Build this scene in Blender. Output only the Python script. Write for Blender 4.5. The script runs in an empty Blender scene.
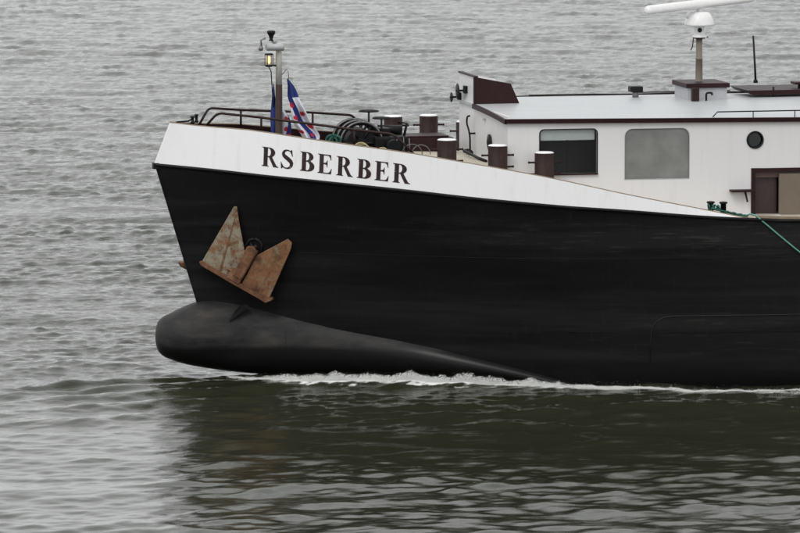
import bpy, bmesh, math, random
import numpy as np
from mathutils import Vector, Matrix
random.seed(7)
RNG = np.random.default_rng(11)
sc = bpy.context.scene
COL = sc.collection

# ------------------------------------------------------------------ camera, world, sun
PSI, TH, DIST, FPX = math.radians(12), math.radians(6), 120.0, 5760.0
fwd = Vector((math.sin(PSI)*math.cos(TH), math.cos(PSI)*math.cos(TH), -math.sin(TH)))
rgt = Vector((math.cos(PSI), -math.sin(PSI), 0))
upv = rgt.cross(fwd)
AIM = Vector((0, 0, 4.34)) + rgt*(245/48) - upv*(101.5/48)
CAM = AIM - fwd*DIST
cd = bpy.data.cameras.new('camera')
cam = bpy.data.objects.new('camera', cd)
COL.objects.link(cam)
m = Matrix((rgt, upv, -fwd)).transposed().to_4x4()
m.translation = CAM
cam.matrix_world = m
cd.sensor_width = 36
cd.lens = FPX/800*36
cd.clip_start = 1
cd.clip_end = 20000
sc.camera = cam

world = bpy.data.worlds.new("World")
sc.world = world
world.use_nodes = True
wn = world.node_tree
wn.nodes.clear()
sky = wn.nodes.new('ShaderNodeTexSky')
sky.sky_type = 'NISHITA'
sky.sun_disc = False
SUN_EL, SUN_AZ = math.radians(48), math.radians(215)     # compass style: direction the light comes from
sky.sun_elevation = SUN_EL
sky.sun_rotation = SUN_AZ
sky.air_density = 1.0
sky.dust_density = 6.0
sky.ozone_density = 1.0
hs = wn.nodes.new('ShaderNodeHueSaturation')
hs.inputs['Saturation'].default_value = 0.10
cloudtc = wn.nodes.new('ShaderNodeTexCoord')
cloudn = wn.nodes.new('ShaderNodeTexNoise')
cloudn.inputs['Scale'].default_value = 3.0
cloudn.inputs['Detail'].default_value = 5.0
cr = wn.nodes.new('ShaderNodeMapRange')
cr.inputs['From Min'].default_value = 0.3
cr.inputs['From Max'].default_value = 0.7
cr.inputs['To Min'].default_value = 0.82
cr.inputs['To Max'].default_value = 1.12
mul = wn.nodes.new('ShaderNodeMix')
mul.data_type = 'RGBA'; mul.blend_type = 'MULTIPLY'; mul.inputs['Factor'].default_value = 1.0
bg = wn.nodes.new('ShaderNodeBackground')
bg.inputs['Strength'].default_value = 0.105
wo = wn.nodes.new('ShaderNodeOutputWorld')
wn.links.new(sky.outputs['Color'], hs.inputs['Color'])
wn.links.new(cloudtc.outputs['Generated'], cloudn.inputs['Vector'])
wn.links.new(cloudn.outputs['Fac'], cr.inputs['Value'])
deck_mix = wn.nodes.new('ShaderNodeMix')          # closed cloud deck in front of the clear sky
deck_mix.data_type = 'RGBA'; deck_mix.inputs['Factor'].default_value = 0.88
deck_mix.inputs[7].default_value = (10.35, 10.5, 10.6, 1)
wn.links.new(hs.outputs['Color'], deck_mix.inputs[6])
wn.links.new(deck_mix.outputs[2], mul.inputs[6])
wn.links.new(cr.outputs['Result'], mul.inputs[7])
wn.links.new(mul.outputs[2], bg.inputs['Color'])
wn.links.new(bg.outputs['Background'], wo.inputs['Surface'])

sl = bpy.data.lights.new('sun', 'SUN')
sl.energy = 1.0
sl.angle = math.radians(25)
sl.color = (1.0, 0.97, 0.93)
sun = bpy.data.objects.new('sun', sl)
COL.objects.link(sun)
sdir = Vector((math.sin(SUN_AZ)*math.cos(SUN_EL), math.cos(SUN_AZ)*math.cos(SUN_EL), math.sin(SUN_EL)))
sun.rotation_euler = sdir.to_track_quat('Z', 'Y').to_euler()

sc.view_settings.view_transform = 'Standard'
sc.view_settings.look = 'None'
sc.view_settings.exposure = 0.09
sc.view_settings.gamma = 1.0
sc.cycles.max_bounces = 6
sc.render.engine = 'CYCLES'

# ------------------------------------------------------------------ materials
def nodes(name):
    mt = bpy.data.materials.new(name); mt.use_nodes = True
    nt = mt.node_tree
    return mt, nt, nt.nodes['Principled BSDF']

def ramp(nt, fac, stops):
    r = nt.nodes.new('ShaderNodeValToRGB')
    while len(r.color_ramp.elements) < len(stops): r.color_ramp.elements.new(0.5)
    for e, (p, c) in zip(r.color_ramp.elements, stops):
        e.position = p; e.color = (*c, 1)
    nt.links.new(fac, r.inputs['Fac'])
    return r.outputs['Color']

def noise(nt, scale, detail=5, vec=(1, 1, 1), rough=0.55, dist=0.0):
    tc = nt.nodes.new('ShaderNodeTexCoord'); mp = nt.nodes.new('ShaderNodeMapping')
    mp.inputs['Scale'].default_value = vec
    n = nt.nodes.new('ShaderNodeTexNoise')
    n.inputs['Scale'].default_value = scale; n.inputs['Detail'].default_value = detail
    n.inputs['Roughness'].default_value = rough; n.inputs['Distortion'].default_value = dist
    nt.links.new(tc.outputs['Object'], mp.inputs['Vector']); nt.links.new(mp.outputs['Vector'], n.inputs['Vector'])
    return n.outputs['Fac']

def mix(nt, fac, a, b, mode='MIX'):
    x = nt.nodes.new('ShaderNodeMix'); x.data_type = 'RGBA'; x.blend_type = mode
    if isinstance(fac, float): x.inputs['Factor'].default_value = fac
    else: nt.links.new(fac, x.inputs['Factor'])
    for k, v in ((6, a), (7, b)):
        if isinstance(v, tuple): x.inputs[k].default_value = (*v, 1)
        else: nt.links.new(v, x.inputs[k])
    return x.outputs[2]

def bump(nt, h, strength, dist, p):
    b = nt.nodes.new('ShaderNodeBump')
    b.inputs['Strength'].default_value = strength; b.inputs['Distance'].default_value = dist
    nt.links.new(h, b.inputs['Height']); nt.links.new(b.outputs['Normal'], p.inputs['Normal'])
    return b

def paint(name, base, dirt, rough=0.4, amount=(0.45, 0.75), scale=2.0, vec=(1, 1, 1), bmp=0.15, spec=0.5, metal=0.0, wobble=0.9):
    """worn painted steel: base colour with streaks of dirt, faint plate waviness"""
    mt, nt, p = nodes(name)
    n1 = noise(nt, scale, 6, vec, 0.65)
    c = ramp(nt, n1, [(amount[0], base), (amount[1], dirt)])
    n2 = noise(nt, 14, 6)
    c = mix(nt, ramp(nt, n2, [(0.35, (0, 0, 0)), (0.7, (1, 1, 1))]), c, tuple(v*wobble for v in base))
    nt.links.new(c, p.inputs['Base Color'])
    p.inputs['Roughness'].default_value = rough
    p.inputs['Specular IOR Level'].default_value = spec
    p.inputs['Metallic'].default_value = metal
    if bmp: bump(nt, noise(nt, 1.6, 3, (1, 1, 1)), bmp, 0.03, p)
    return mt

M = {}
M['white'] = paint('white_paint', (0.74, 0.74, 0.745), (0.60, 0.585, 0.56), 0.38, (0.52, 0.80), 1.8, (3.5, 3.5, 0.30), 0.02, wobble=0.98)
M['housewhite'] = paint('house_white_paint', (0.70, 0.69, 0.695), (0.59, 0.575, 0.57), 0.35, (0.52, 0.8), 1.6, (4, 4, 0.22), 0.02, wobble=0.98)
M['roof'] = paint('roof_grey_paint', (0.45, 0.465, 0.475), (0.38, 0.395, 0.41), 0.38, (0.4, 0.7), 1.1, (0.5, 2.2, 1), 0.04)
M['maroon'] = paint('maroon_paint', (0.024, 0.0078, 0.009), (0.040, 0.019, 0.018), 0.5, (0.5, 0.85), 4, (1, 1, 0.4), 0.05, spec=0.2)
M['brown'] = paint('brown_bollard_paint', (0.024, 0.0115, 0.0105), (0.075, 0.038, 0.026), 0.55, (0.50, 0.80), 6, (1, 1, 0.35), 0.1, spec=0.2)
M['letter'] = paint('letter_paint', (0.022, 0.009, 0.009), (0.045, 0.027, 0.027), 0.5, bmp=0, spec=0.2)
_lt = M['letter'].node_tree; _lp = _lt.nodes['Principled BSDF']; _lk = _lp.inputs['Base Color'].links[0].from_socket
_lt.links.new(mix(_lt, ramp(_lt, noise(_lt, 9, 9, (1, 1, 1), .8), [(0.60, (0, 0, 0)), (0.67, (.75, .75, .75))]), _lk, (.5, .5, .49)), _lp.inputs['Base Color'])
M['black'] = paint('black_steel', (0.006, 0.006, 0.0065), (0.018, 0.017, 0.016), 0.5, (0.5, 0.8), 5, bmp=0.05, spec=0.22)
M['cream'] = paint('cream_deck', (0.50, 0.46, 0.37), (0.36, 0.33, 0.26), 0.6, (0.4, 0.75), 5, bmp=0.1)
M['deckdark'] = paint('dark_deck', (0.035, 0.028, 0.026), (0.07, 0.06, 0.05), 0.6, (0.4, 0.75), 4, bmp=0.1)
M['grey'] = paint('grey_paint', (0.42, 0.43, 0.45), (0.30, 0.30, 0.30), 0.45, (0.45, 0.8), 5, bmp=0.0)
M['polewhite'] = paint('pole_white', (0.62, 0.60, 0.56), (0.22, 0.15, 0.10), 0.45, (0.5, 0.78), 9, (1, 1, 0.4), 0.0)
M['polebrown'] = paint('pole_brown', (0.038, 0.022, 0.017), (0.08, 0.05, 0.04), 0.55, (0.45, 0.8), 8, (1, 1, 0.4), 0.0, spec=0.25)
M['poleolive'] = paint('pole_tan', (0.17, 0.145, 0.115), (0.09, 0.07, 0.05), 0.5, (0.45, 0.8), 6, (1, 1, 0.4), 0.0)
M['tan'] = paint('tan_edge', (0.26, 0.20, 0.14), (0.12, 0.08, 0.05), 0.6, (0.4, 0.7), 5, bmp=0)
M['beige'] = paint('beige_board', (0.17, 0.135, 0.10), (0.13, 0.10, 0.075), 0.6, (0.4, 0.7), 3, bmp=0)
M['steel'] = paint('dull_steel', (0.20, 0.20, 0.20), (0.08, 0.07, 0.06), 0.4, (0.45, 0.8), 9, bmp=0, metal=0.4)
M['yellow'] = paint('straw_rope', (0.42, 0.36, 0.20), (0.28, 0.24, 0.15), 0.8, bmp=0, scale=20)
M['rope'] = paint('green_rope', (0.008, 0.085, 0.062), (0.06, 0.17, 0.135), 0.8, (0.45, 0.7), 25, bmp=0)
M['paleline'] = paint('pale_green_rope', (0.13, 0.34, 0.27), (0.05, 0.2, 0.15), 0.8, (0.45, 0.7), 15, bmp=0)
M['capwhite'] = paint('cap_white', (0.82, 0.82, 0.82), (0.6, 0.6, 0.58), 0.4, (0.55, 0.9), 7, bmp=0)
M['radar'] = paint('radar_white', (0.78, 0.78, 0.77), (0.6, 0.6, 0.57), 0.35, (0.55, 0.9), 3, bmp=0)

def hull_material():
    mt, nt, p = nodes('black_hull_paint')
    base = (0.0040, 0.0040, 0.0047)
    n1 = noise(nt, 1.0, 7, (0.35, 0.35, 2.4), 0.7)
    c = ramp(nt, n1, [(0.38, base), (0.62, (0.0062, 0.0062, 0.0064)), (0.82, (0.016, 0.0155, 0.015))])
    nb = noise(nt, 1.0, 5, (0.10, 0.10, 1.9), 0.6)
    c = mix(nt, ramp(nt, nb, [(0.46, (0, 0, 0)), (0.60, (.8, .8, .8))]), c, (0.0145, 0.0145, 0.0148))
    # long horizontal rub marks and scuffs from quays
    n2 = noise(nt, 2.0, 8, (0.6, 0.6, 9), 0.75)
    sc1 = ramp(nt, n2, [(0.54, (0, 0, 0)), (0.70, (1, 1, 1))])
    tc = nt.nodes.new('ShaderNodeTexCoord'); sx = nt.nodes.new('ShaderNodeSeparateXYZ')
    nt.links.new(tc.outputs['Object'], sx.inputs['Vector'])
    def band(lo, hi, soft, axis='Z'):
        a = nt.nodes.new('ShaderNodeMapRange'); a.inputs['From Min'].default_value = lo-soft; a.inputs['From Max'].default_value = lo+soft
        b = nt.nodes.new('ShaderNodeMapRange'); b.inputs['From Min'].default_value = hi+soft; b.inputs['From Max'].default_value = hi-soft
        nt.links.new(sx.outputs[axis], a.inputs['Value']); nt.links.new(sx.outputs[axis], b.inputs['Value'])
        x = nt.nodes.new('ShaderNodeMath'); x.operation = 'MULTIPLY'
        nt.links.new(a.outputs['Result'], x.inputs[0]); nt.links.new(b.outputs['Result'], x.inputs[1])
        return x.outputs[0]
    def times(a, b):
        x = nt.nodes.new('ShaderNodeMath'); x.operation = 'MULTIPLY'
        nt.links.new(a, x.inputs[0])
        if isinstance(b, float): x.inputs[1].default_value = b
        else: nt.links.new(b, x.inputs[1])
        return x.outputs[0]
    c = mix(nt, times(times(sc1, band(2.7, 3.35, 0.3)), times(band(6.0, 60, 3.0, 'X'), 0.8)), c, (0.065, 0.058, 0.052))
    c = mix(nt, times(times(sc1, band(0.5, 1.6, 0.3)), times(band(8.5, 60, 1.5, 'X'), 0.30)), c, (0.06, 0.055, 0.045))
    nv = noise(nt, 3.0, 6, (4, 4, 0.5), 0.7)
    c = mix(nt, times(ramp(nt, nv, [(0.58, (0, 0, 0)), (0.78, (1, 1, 1))]), 0.3), c, (0.035, 0.033, 0.032))
    # wet band just above the river
    wet = band(-3, 0.42, 0.10)
    c = mix(nt, wet, c, (0.006, 0.006, 0.006))
    nt.links.new(c, p.inputs['Base Color'])
    r = ramp(nt, n1, [(0.3, (0.42,)*3), (0.75, (0.6,)*3)])
    nt.links.new(mix(nt, wet, r, (0.2, 0.2, 0.2)), p.inputs['Roughness'])
    p.inputs['Specular IOR Level'].default_value = 0.16
    bump(nt, noise(nt, 0.9, 3, (1.2, 1.2, 0.8)), 0.25, 0.05, p)
    return mt
M['hull'] = hull_material()

def bulb_material():
    mt, nt, p = nodes('bulb_paint')
    n1 = noise(nt, 1.6, 7, (0.5, 1, 1.6), 0.65)
    c = ramp(nt, n1, [(0.38, (0.015, 0.015, 0.0155)), (0.50, (0.028, 0.027, 0.0265)), (0.62, (0.050, 0.044, 0.038))])
    n3 = noise(nt, 7, 8, (1, 1, 1), 0.75)
    c = mix(nt, ramp(nt, n3, [(0.58, (0, 0, 0)), (0.75, (0.5, 0.5, 0.5))]), c, (0.06, 0.052, 0.045))
    tc = nt.nodes.new('ShaderNodeTexCoord'); sx = nt.nodes.new('ShaderNodeSeparateXYZ')
    nt.links.new(tc.outputs['Object'], sx.inputs['Vector'])
    a = nt.nodes.new('ShaderNodeMapRange'); a.inputs['From Min'].default_value = 0.60; a.inputs['From Max'].default_value = 0.50
    nt.links.new(sx.outputs['Z'], a.inputs['Value'])
    nt.links.new(mix(nt, a.outputs['Result'], c, (0.009, 0.009, 0.009)), p.inputs['Base Color'])
    nt.links.new(mix(nt, a.outputs['Result'], ramp(nt, n1, [(0.3, (0.5,)*3), (0.8, (0.7,)*3)]), (0.3, 0.3, 0.3)), p.inputs['Roughness'])
    p.inputs['Specular IOR Level'].default_value = 0.18
    bump(nt, n3, 0.12, 0.02, p)
    return mt
M['bulb'] = bulb_material()

def rust_material(name='rusty_anchor', lo=.52, pale=(0.21, 0.175, 0.115)):
    mt, nt, p = nodes(name)
    n1 = noise(nt, 3.2, 7, (1, 1, 1), 0.65, 0.3)
    c = ramp(nt, n1, [(0.34, (0.055, 0.024, 0.012)), (0.46, (0.135, 0.057, 0.024)), (0.58, (0.22, 0.10, 0.043)), (0.72, (0.22, 0.14, 0.075))])
    n2 = noise(nt, 5.5, 9, (1, 1, 1), 0.75, 0.2)
    c = mix(nt, ramp(nt, n2, [(lo, (0, 0, 0)), (lo+.14, (1, 1, 1))]), c, pale)
    n3 = noise(nt, 16, 8, (1, 1, 0.4), 0.75)
    c = mix(nt, ramp(nt, n3, [(0.55, (0, 0, 0)), (0.72, (1, 1, 1))]), c, (0.035, 0.017, 0.011))
    nt.links.new(c, p.inputs['Base Color'])
    p.inputs['Roughness'].default_value = 0.75
    bump(nt, n2, 0.35, 0.02, p)
    return mt
M['rust'] = rust_material()
M['rustpale'] = rust_material('rusty_anchor_pale', .41, (0.27, 0.245, 0.18))
def rust_bar():
    mt, nt, p = nodes('orange_rust_edge')
    n1 = noise(nt, 6, 8, (1, 1, 1), 0.7)
    nt.links.new(ramp(nt, n1, [(0.35, (0.07, 0.03, 0.016)), (0.55, (0.17, 0.075, 0.034)), (0.75, (0.27, 0.17, 0.10))]), p.inputs['Base Color'])
    p.inputs['Roughness'].default_value = 0.8
    return mt
M['rustbar'] = rust_bar()

def glass_dark(name, tint, k):
    """pane: clear sheet tinted a little, mirror by the Fresnel law"""
    mt, nt, p = nodes(name)
    tr = nt.nodes.new('ShaderNodeBsdfTransparent'); tr.inputs['Color'].default_value = (*tint, 1)
    gl = nt.nodes.new('ShaderNodeBsdfGlossy'); gl.inputs['Roughness'].default_value = 0.03
    fr = nt.nodes.new('ShaderNodeFresnel'); fr.inputs['IOR'].default_value = k
    mx = nt.nodes.new('ShaderNodeMixShader'); nt.links.new(fr.outputs[0], mx.inputs['Fac'])
    nt.links.new(tr.outputs[0], mx.inputs[1]); nt.links.new(gl.outputs[0], mx.inputs[2])
    nt.links.new(mx.outputs[0], nt.nodes['Material Output'].inputs['Surface'])
    bb = bump(nt, noise(nt, 1.3, 2), 0.10, 0.02, p); nt.links.new(bb.outputs['Normal'], gl.inputs['Normal'])
    return mt
M['glass'] = glass_dark('window_glass', (0.95, 0.96, 0.957), 1.25)
M['portglass'] = glass_dark('porthole_glass', (0.25, 0.28, 0.30), 1.7)
def frosted():
    mt, nt, p = nodes('frosted_screen')
    n = noise(nt, 1.5, 4, (1, 1, 1))
    tc = nt.nodes.new('ShaderNodeTexCoord')
    wv = nt.nodes.new('ShaderNodeTexWave'); wv.inputs['Scale'].default_value = 9; wv.bands_direction = 'Z'
    nt.links.new(tc.outputs['Object'], wv.inputs['Vector'])
    c = ramp(nt, n, [(0.35, (0.14, 0.142, 0.137)), (0.65, (0.225, 0.225, 0.215))])
    c = mix(nt, ramp(nt, wv.outputs['Fac'], [(0.3, (0, 0, 0)), (0.9, (0.25, 0.25, 0.25))]), c, (0.27, 0.27, 0.265))
    nt.links.new(c, p.inputs['Base Color']); p.inputs['Roughness'].default_value = 0.5
    return mt
M['frosted'] = frosted()
M['blind'] = paint('roller_blind', (0.70, 0.73, 0.72), (0.60, 0.63, 0.62), 0.8, bmp=0, scale=4)
M['lampglass'], _nt, _p = nodes('lamp_glass')
_p.inputs['Base Color'].default_value = (0.35, 0.33, 0.28, 1); _p.inputs['Roughness'].default_value = 0.15
M['bulblit'], _nt, _p = nodes('lit_lamp')
_p.inputs['Base Color'].default_value = (1, 0.7, 0.35, 1)
_p.inputs['Emission Color'].default_value = (1, 0.62, 0.25, 1); _p.inputs['Emission Strength'].default_value = 1.5

mt, nt, p = nodes('flag_cloth')
va = nt.nodes.new('ShaderNodeVertexColor'); va.layer_name = 'dye'
nt.links.new(va.outputs['Color'], p.inputs['Base Color'])
p.inputs['Roughness'].default_value = 0.85
M['flag'] = mt

# ------------------------------------------------------------------ mesh helpers
def empty(name, loc=(0, 0, 0)):
    o = bpy.data.objects.new(name, None); COL.objects.link(o); o.location = loc
    o.empty_display_size = 0.2
    return o

def tag(o, label=None, cat=None, group=None, kind=None):
    if label: o['label'] = label
    if cat: o['category'] = cat
    if group: o['group'] = group
    if kind: o['kind'] = kind
    return o

class MB:
    def __init__(s): s.bm = bmesh.new()
    def quad(s, vs, mi=0):
        f = s.bm.faces.new([s.bm.verts.new(v) for v in vs]); f.material_index = mi; return f
    def box(s, a, b, mi=0, rot=None, piv=None, bev=0.0):
        a, b = Vector(a), Vector(b)
        lo = Vector(map(min, a, b)); hi = Vector(map(max, a, b))
        g = bmesh.ops.create_cube(s.bm, size=1)
        vs = g['verts']
        for v in vs:
            v.co = Vector([(lo[i]+hi[i])/2 + v.co[i]*(hi[i]-lo[i]) for i in range(3)])
            if rot: v.co = rot @ (v.co-Vector(piv)) + Vector(piv)
        fs = {f for v in vs for f in v.link_faces}
        if bev:
            es = {e for v in vs for e in v.link_edges}
            r = bmesh.ops.bevel(s.bm, geom=list(es), offset=bev, segments=2, affect='EDGES', profile=0.7)
            fs = set(r['faces']) | {f for f in fs if f.is_valid}
        for f in fs:
            if f.is_valid: f.material_index = mi
        return s
    def tube(s, pts, r, n=8, mi=0, smooth=True, radii=None):
        pts = [Vector(p) for p in pts]
        rings = []
        prev = None
        for i, p in enumerate(pts):
            d = (pts[min(i+1, len(pts)-1)]-pts[max(i-1, 0)]).normalized()
            a = prev if prev else (Vector((0, 0, 1)) if abs(d.z) < 0.9 else Vector((1, 0, 0)))
            x = (a - d*a.dot(d)).normalized(); prev = x
            y = d.cross(x)
            rr = radii[i] if radii else r
            rings.append([s.bm.verts.new(p + (x*math.cos(t)+y*math.sin(t))*rr) for t in [2*math.pi*k/n for k in range(n)]])
        for a, b in zip(rings, rings[1:]):
            for k in range(n):
                f = s.bm.faces.new([a[k], a[(k+1) % n], b[(k+1) % n], b[k]]); f.smooth = smooth; f.material_index = mi
        for ring, rev in ((rings[0], True), (rings[-1], False)):
            f = s.bm.faces.new(list(reversed(ring)) if rev else ring); f.material_index = mi
        return s
    def lathe(s, prof, c, axis=(0, 0, 1), n=24, mi=0, smooth=True):
        """prof: list of (radius, height) along the axis from c"""
        ax = Vector(axis).normalized(); c = Vector(c)
        a = Vector((0, 0, 1)) if abs(ax.z) < 0.9 else Vector((1, 0, 0))
        x = (a-ax*a.dot(ax)).normalized(); y = ax.cross(x)
        rings = [[s.bm.verts.new(c+ax*h+(x*math.cos(2*math.pi*k/n)+y*math.sin(2*math.pi*k/n))*max(r, 1e-4)) for k in range(n)] for r, h in prof]
        for p, q in zip(rings, rings[1:]):
            for k in range(n):
                f = s.bm.faces.new([p[k], p[(k+1) % n], q[(k+1) % n], q[k]]); f.smooth = smooth; f.material_index = mi
        s.bm.faces.new(list(reversed(rings[0]))).material_index = mi
        s.bm.faces.new(rings[-1]).material_index = mi
        return s
    def torus(s, c, R, r, axis=(0, 0, 1), n=20, k=8, mi=0, a0=0, a1=2*math.pi, xdir=None):
        ax = Vector(axis).normalized(); c = Vector(c)
        a = Vector(xdir) if xdir else (Vector((0, 0, 1)) if abs(ax.z) < 0.9 else Vector((1, 0, 0)))
        x = (a-ax*a.dot(ax)).normalized(); y = ax.cross(x)
        pts = [c+(x*math.cos(a0+(a1-a0)*i/n)+y*math.sin(a0+(a1-a0)*i/n))*R for i in range(n+1)]
        return s.tube(pts, r, k, mi)
    def prism(s, poly, origin, X, Y, Z, z0, z1, mi=0, bev=0.0):
        """poly in (X,Y) extruded along Z; z0/z1 may be callables of (x,y)"""
        o, X, Y, Z = map(Vector, (origin, X, Y, Z))
        f0 = z0 if callable(z0) else (lambda x, y: z0)
        f1 = z1 if callable(z1) else (lambda x, y: z1)
        A = [s.bm.verts.new(o+X*x+Y*y+Z*f0(x, y)) for x, y in poly]
        B = [s.bm.verts.new(o+X*x+Y*y+Z*f1(x, y)) for x, y in poly]
        fs = [s.bm.faces.new(list(reversed(A))), s.bm.faces.new(B)]
        n = len(poly)
        for k in range(n): fs.append(s.bm.faces.new([A[k], A[(k+1) % n], B[(k+1) % n], B[k]]))
        for f in fs: f.material_index = mi
        if bev:
            es = {e for f in fs for e in f.edges}
            bmesh.ops.bevel(s.bm, geom=list(es), offset=bev, segments=1, affect='EDGES')
        return s
    def grid(s, rows, mi=0, smooth=True, closed=False):
        R = [[s.bm.verts.new(p) for p in row] for row in rows]
        for a, b in zip(R, R[1:]):
            rng = range(len(a)) if closed else range(len(a)-1)
            for k in rng:
                k2 = (k+1) % len(a)
                f = s.bm.faces.new([a[k], a[k2], b[k2], b[k]]); f.smooth = smooth; f.material_index = mi
        return R
    def build(s, name, mats, parent=None, recalc=True, weld=False):
        if weld: bmesh.ops.remove_doubles(s.bm, verts=s.bm.verts, dist=1e-4)
        if recalc: bmesh.ops.recalc_face_normals(s.bm, faces=s.bm.faces)
        me = bpy.data.meshes.new(name); s.bm.to_mesh(me); s.bm.free()
        for mm in (mats if isinstance(mats, (list, tuple)) else [mats]): me.materials.append(mm)
        o = bpy.data.objects.new(name, me); COL.objects.link(o)
        if parent: o.parent = parent
        return o

def copy_part(o, parent):
    c = o.copy(); COL.objects.link(c); c.parent = parent
    return c
def copy_tree(o, parent=None):
    c = copy_part(o, parent)
    for ch in list(o.children): copy_tree(ch, c)
    return c

def herm(xs, ys):
    xs = np.array(xs, float); ys = np.array(ys, float)
    d = np.gradient(ys, xs)
    for i in range(len(d)-1):
        if ys[i] == ys[i+1]: d[i] = d[i+1] = 0
    def f(x):
        x = min(max(x, xs[0]), xs[-1]); i = min(int(np.searchsorted(xs, x, 'right'))-1, len(xs)-2); i = max(i, 0)
        h = xs[i+1]-xs[i]; t = (x-xs[i])/h
        return float((2*t**3-3*t*t+1)*ys[i]+(t**3-2*t*t+t)*h*d[i]+(-2*t**3+3*t*t)*ys[i+1]+(t**3-t*t)*h*d[i+1])
    return f

# ------------------------------------------------------------------ hull lines
WZ = -0.12
LEN = 40.0
bk = herm([0, .35, 1.65, 4.35, 6.75, 8.75, 10.75, 13, 41], [.05, .25, .90, 2.30, 3.36, 3.80, 3.96, 4.0, 4.0])
bt = herm([0, .35, 1.65, 4.35, 6.75, 8.75, 10.75, 13, 41], [.07, .22, .80, 2.18, 3.26, 3.73, 3.92, 3.97, 3.97])
bw = herm([0, 1, 2, 4, 6, 8, 10, 12, 14, 41], [.03, .16, .42, 1.2, 2.1, 2.95, 3.55, 3.88, 4.0, 4.0])
zk = herm([0, 1, 2, 3, 4, 5, 6, 7, 8, 9, 10.7, 12, 13, 41], [4.35, 4.27, 4.17, 4.09, 4.0, 3.91, 3.81, 3.72, 3.63, 3.56, 3.41, 3.33, 3.29, 3.29])
zt = herm([.3, .9, 1.9, 2.8, 3.8, 4.9, 5.7, 6.65, 7.8, 9, 10.7, 11.75, 13, 41], [5.22, 5.16, 5.09, 4.97, 4.84, 4.70, 4.57, 4.41, 4.19, 3.92, 3.57, 3.36, 3.33, 3.33])
zdeck = herm([0, 4.5, 5.6, 6.9, 7.8, 9, 10.7, 11.8, 13, 41], [4.40, 4.40, 4.38, 4.30, 4.10, 3.84, 3.49, 3.28, 3.25, 3.25])
def xs_(z):
    if z < .75: return .98+min(1.0, (.75-z)/.55)*1.7
    return min(max((4.34-z)*.30, 0), 0.98)
stations = [0, .06, .15, .3, .5, .75, 1, 1.3, 1.65, 2, 2.4, 2.8, 3.2, 3.6, 4, 4.5, 5, 5.5, 6, 6.5, 7, 7.5, 8, 8.5, 9, 9.5, 10, 10.5, 11, 11.5, 12, 12.5, 13, 14, 16, 20, 26, 33, LEN]
def hullpt(u, t, side):
    """t=0 keel level .. t=1 knuckle"""
    zz = -1.4 + (zk(u)+1.4)*t
    xx = u + xs_(zz)*max(0, 1-u/6)
    h = min(max(zz/zk(u), 0), 1)
    k = h**1.15
    b = bw(u)*(1-k)+bk(u)*k
    if zz < 0: b *= 1+0.1*zz
    return Vector((xx, side*b, zz))
def bulpt(u, t, side, off=0.0):
    b = bk(u)*(1-t)+bt(u)*t
    xx = u + .33*t*max(0, 1-u/4)
    z0 = zk(u)+.02; z1 = max(zt(xx), z0+.002)
    return Vector((xx, side*(b+off), z0+(z1-z0)*t))

barge = empty('barge')
tag(barge, 'black hulled river barge with white bulwark, bulbous bow and white deckhouse', 'barge')

mb = MB()
NT = 26
for side in (-1, 1):
    mb.grid([[hullpt(u, j/NT, side) for j in range(NT+1)] for u in stations])
mb.grid([[hullpt(0, j/NT, s*1.0) for j in range(NT+1)] for s in (-1, -.5, 0, .5, 1)])
mb.grid([[hullpt(LEN, j/NT, -1), hullpt(LEN, j/NT, 1)] for j in range(NT+1)])
hull = mb.build('hull', M['hull'], barge, weld=True)

# knuckle moulding: a half round steel bar along the top of the black plating
mb = MB()
for side in (-1, 1):
    mb.tube([hullpt(u, 1, side)+Vector((-0.02 if u < .1 else 0, side*.012, 0)) for u in stations if u <= 40], .035, 6)
mb.box((-.05, -.09, 4.26), (.12, .09, 4.385), bev=.01)
mb.build('rubbing_strip', M['hull'], hull)
# weld beads on the black side
def hull_at(x, z, side, off=0.0):
    u = x
    for _ in range(12): u = x - xs_(z)*max(0, 1-u/6)
    t = (z+1.4)/(zk(u)+1.4)
    p = hullpt(u, t, side); return p+Vector((0, side*off, 0))
for zz in (2.55, 1.0):
    mb = MB()
    for side in (-1, 1):
        mb.tube([hull_at(1.1+.35*i, zz-0*i, side, .002) for i in range(4 if zz > 2 else 20, 90)], .007, 5)
    mb.build('weld_seam', M['hull'], hull)
WORN = paint('worn_weld', (0.013, 0.013, 0.013), (0.028, 0.027, 0.025), 0.5, bmp=0)
for side in (-1, 1):
    mb = MB()
    pts = [(9.75, .35), (9.75, .95), (9.78, 1.12), (9.86, 1.24), (10.0, 1.32), (10.2, 1.345)]+[(10.6+.6*i, 1.35) for i in range(22)]
    mb.tube([hull_at(x, z, side, .008) for x, z in pts], .007, 5)
    mb.build('doubler_plate_edge', WORN, hull)

# bulwark : white outside, maroon inside
ub = [u for u in stations if u < 11.6]+[11.72]
mb = MB()
for side in (-1, 1):
    TT = [0, .25, .5, .75, 1]
    outer = [[bulpt(u, t, side) for t in TT] for u in ub]
    inner = [[bulpt(u, t, side)-Vector((-.06 if u < .3 else 0, side*.055*min(1, .25+u), 0)) for t in reversed(TT)] for u in ub]
    mb.grid(outer, 0)
    mb.grid([[a[-1], b[0]] for a, b in zip(outer, inner)], 1, False)
    mb.grid(inner, 1)
o0 = [bulpt(0, t, -1) for t in TT]; o1 = [bulpt(0, t, 1) for t in TT]
mb.grid([o1, [(a+b)/2-Vector((.02, 0, 0)) for a, b in zip(o0, o1)], o0], 0, True)
mb.quad([o0[-1], o1[-1], bulpt(.15, 1, 1), bulpt(.15, 1, -1)], 1)
bulwark = mb.build('bulwark', [M['white'], M['maroon']], barge, recalc=False)
mb = MB()
for side in (-1, 1):
    mb.tube([bulpt(u, 1, side)-Vector((0, side*.015, -.004)) for u in ub], .016, 6)
mb.build('cap_rail', M['tan'], bulwark)
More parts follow.
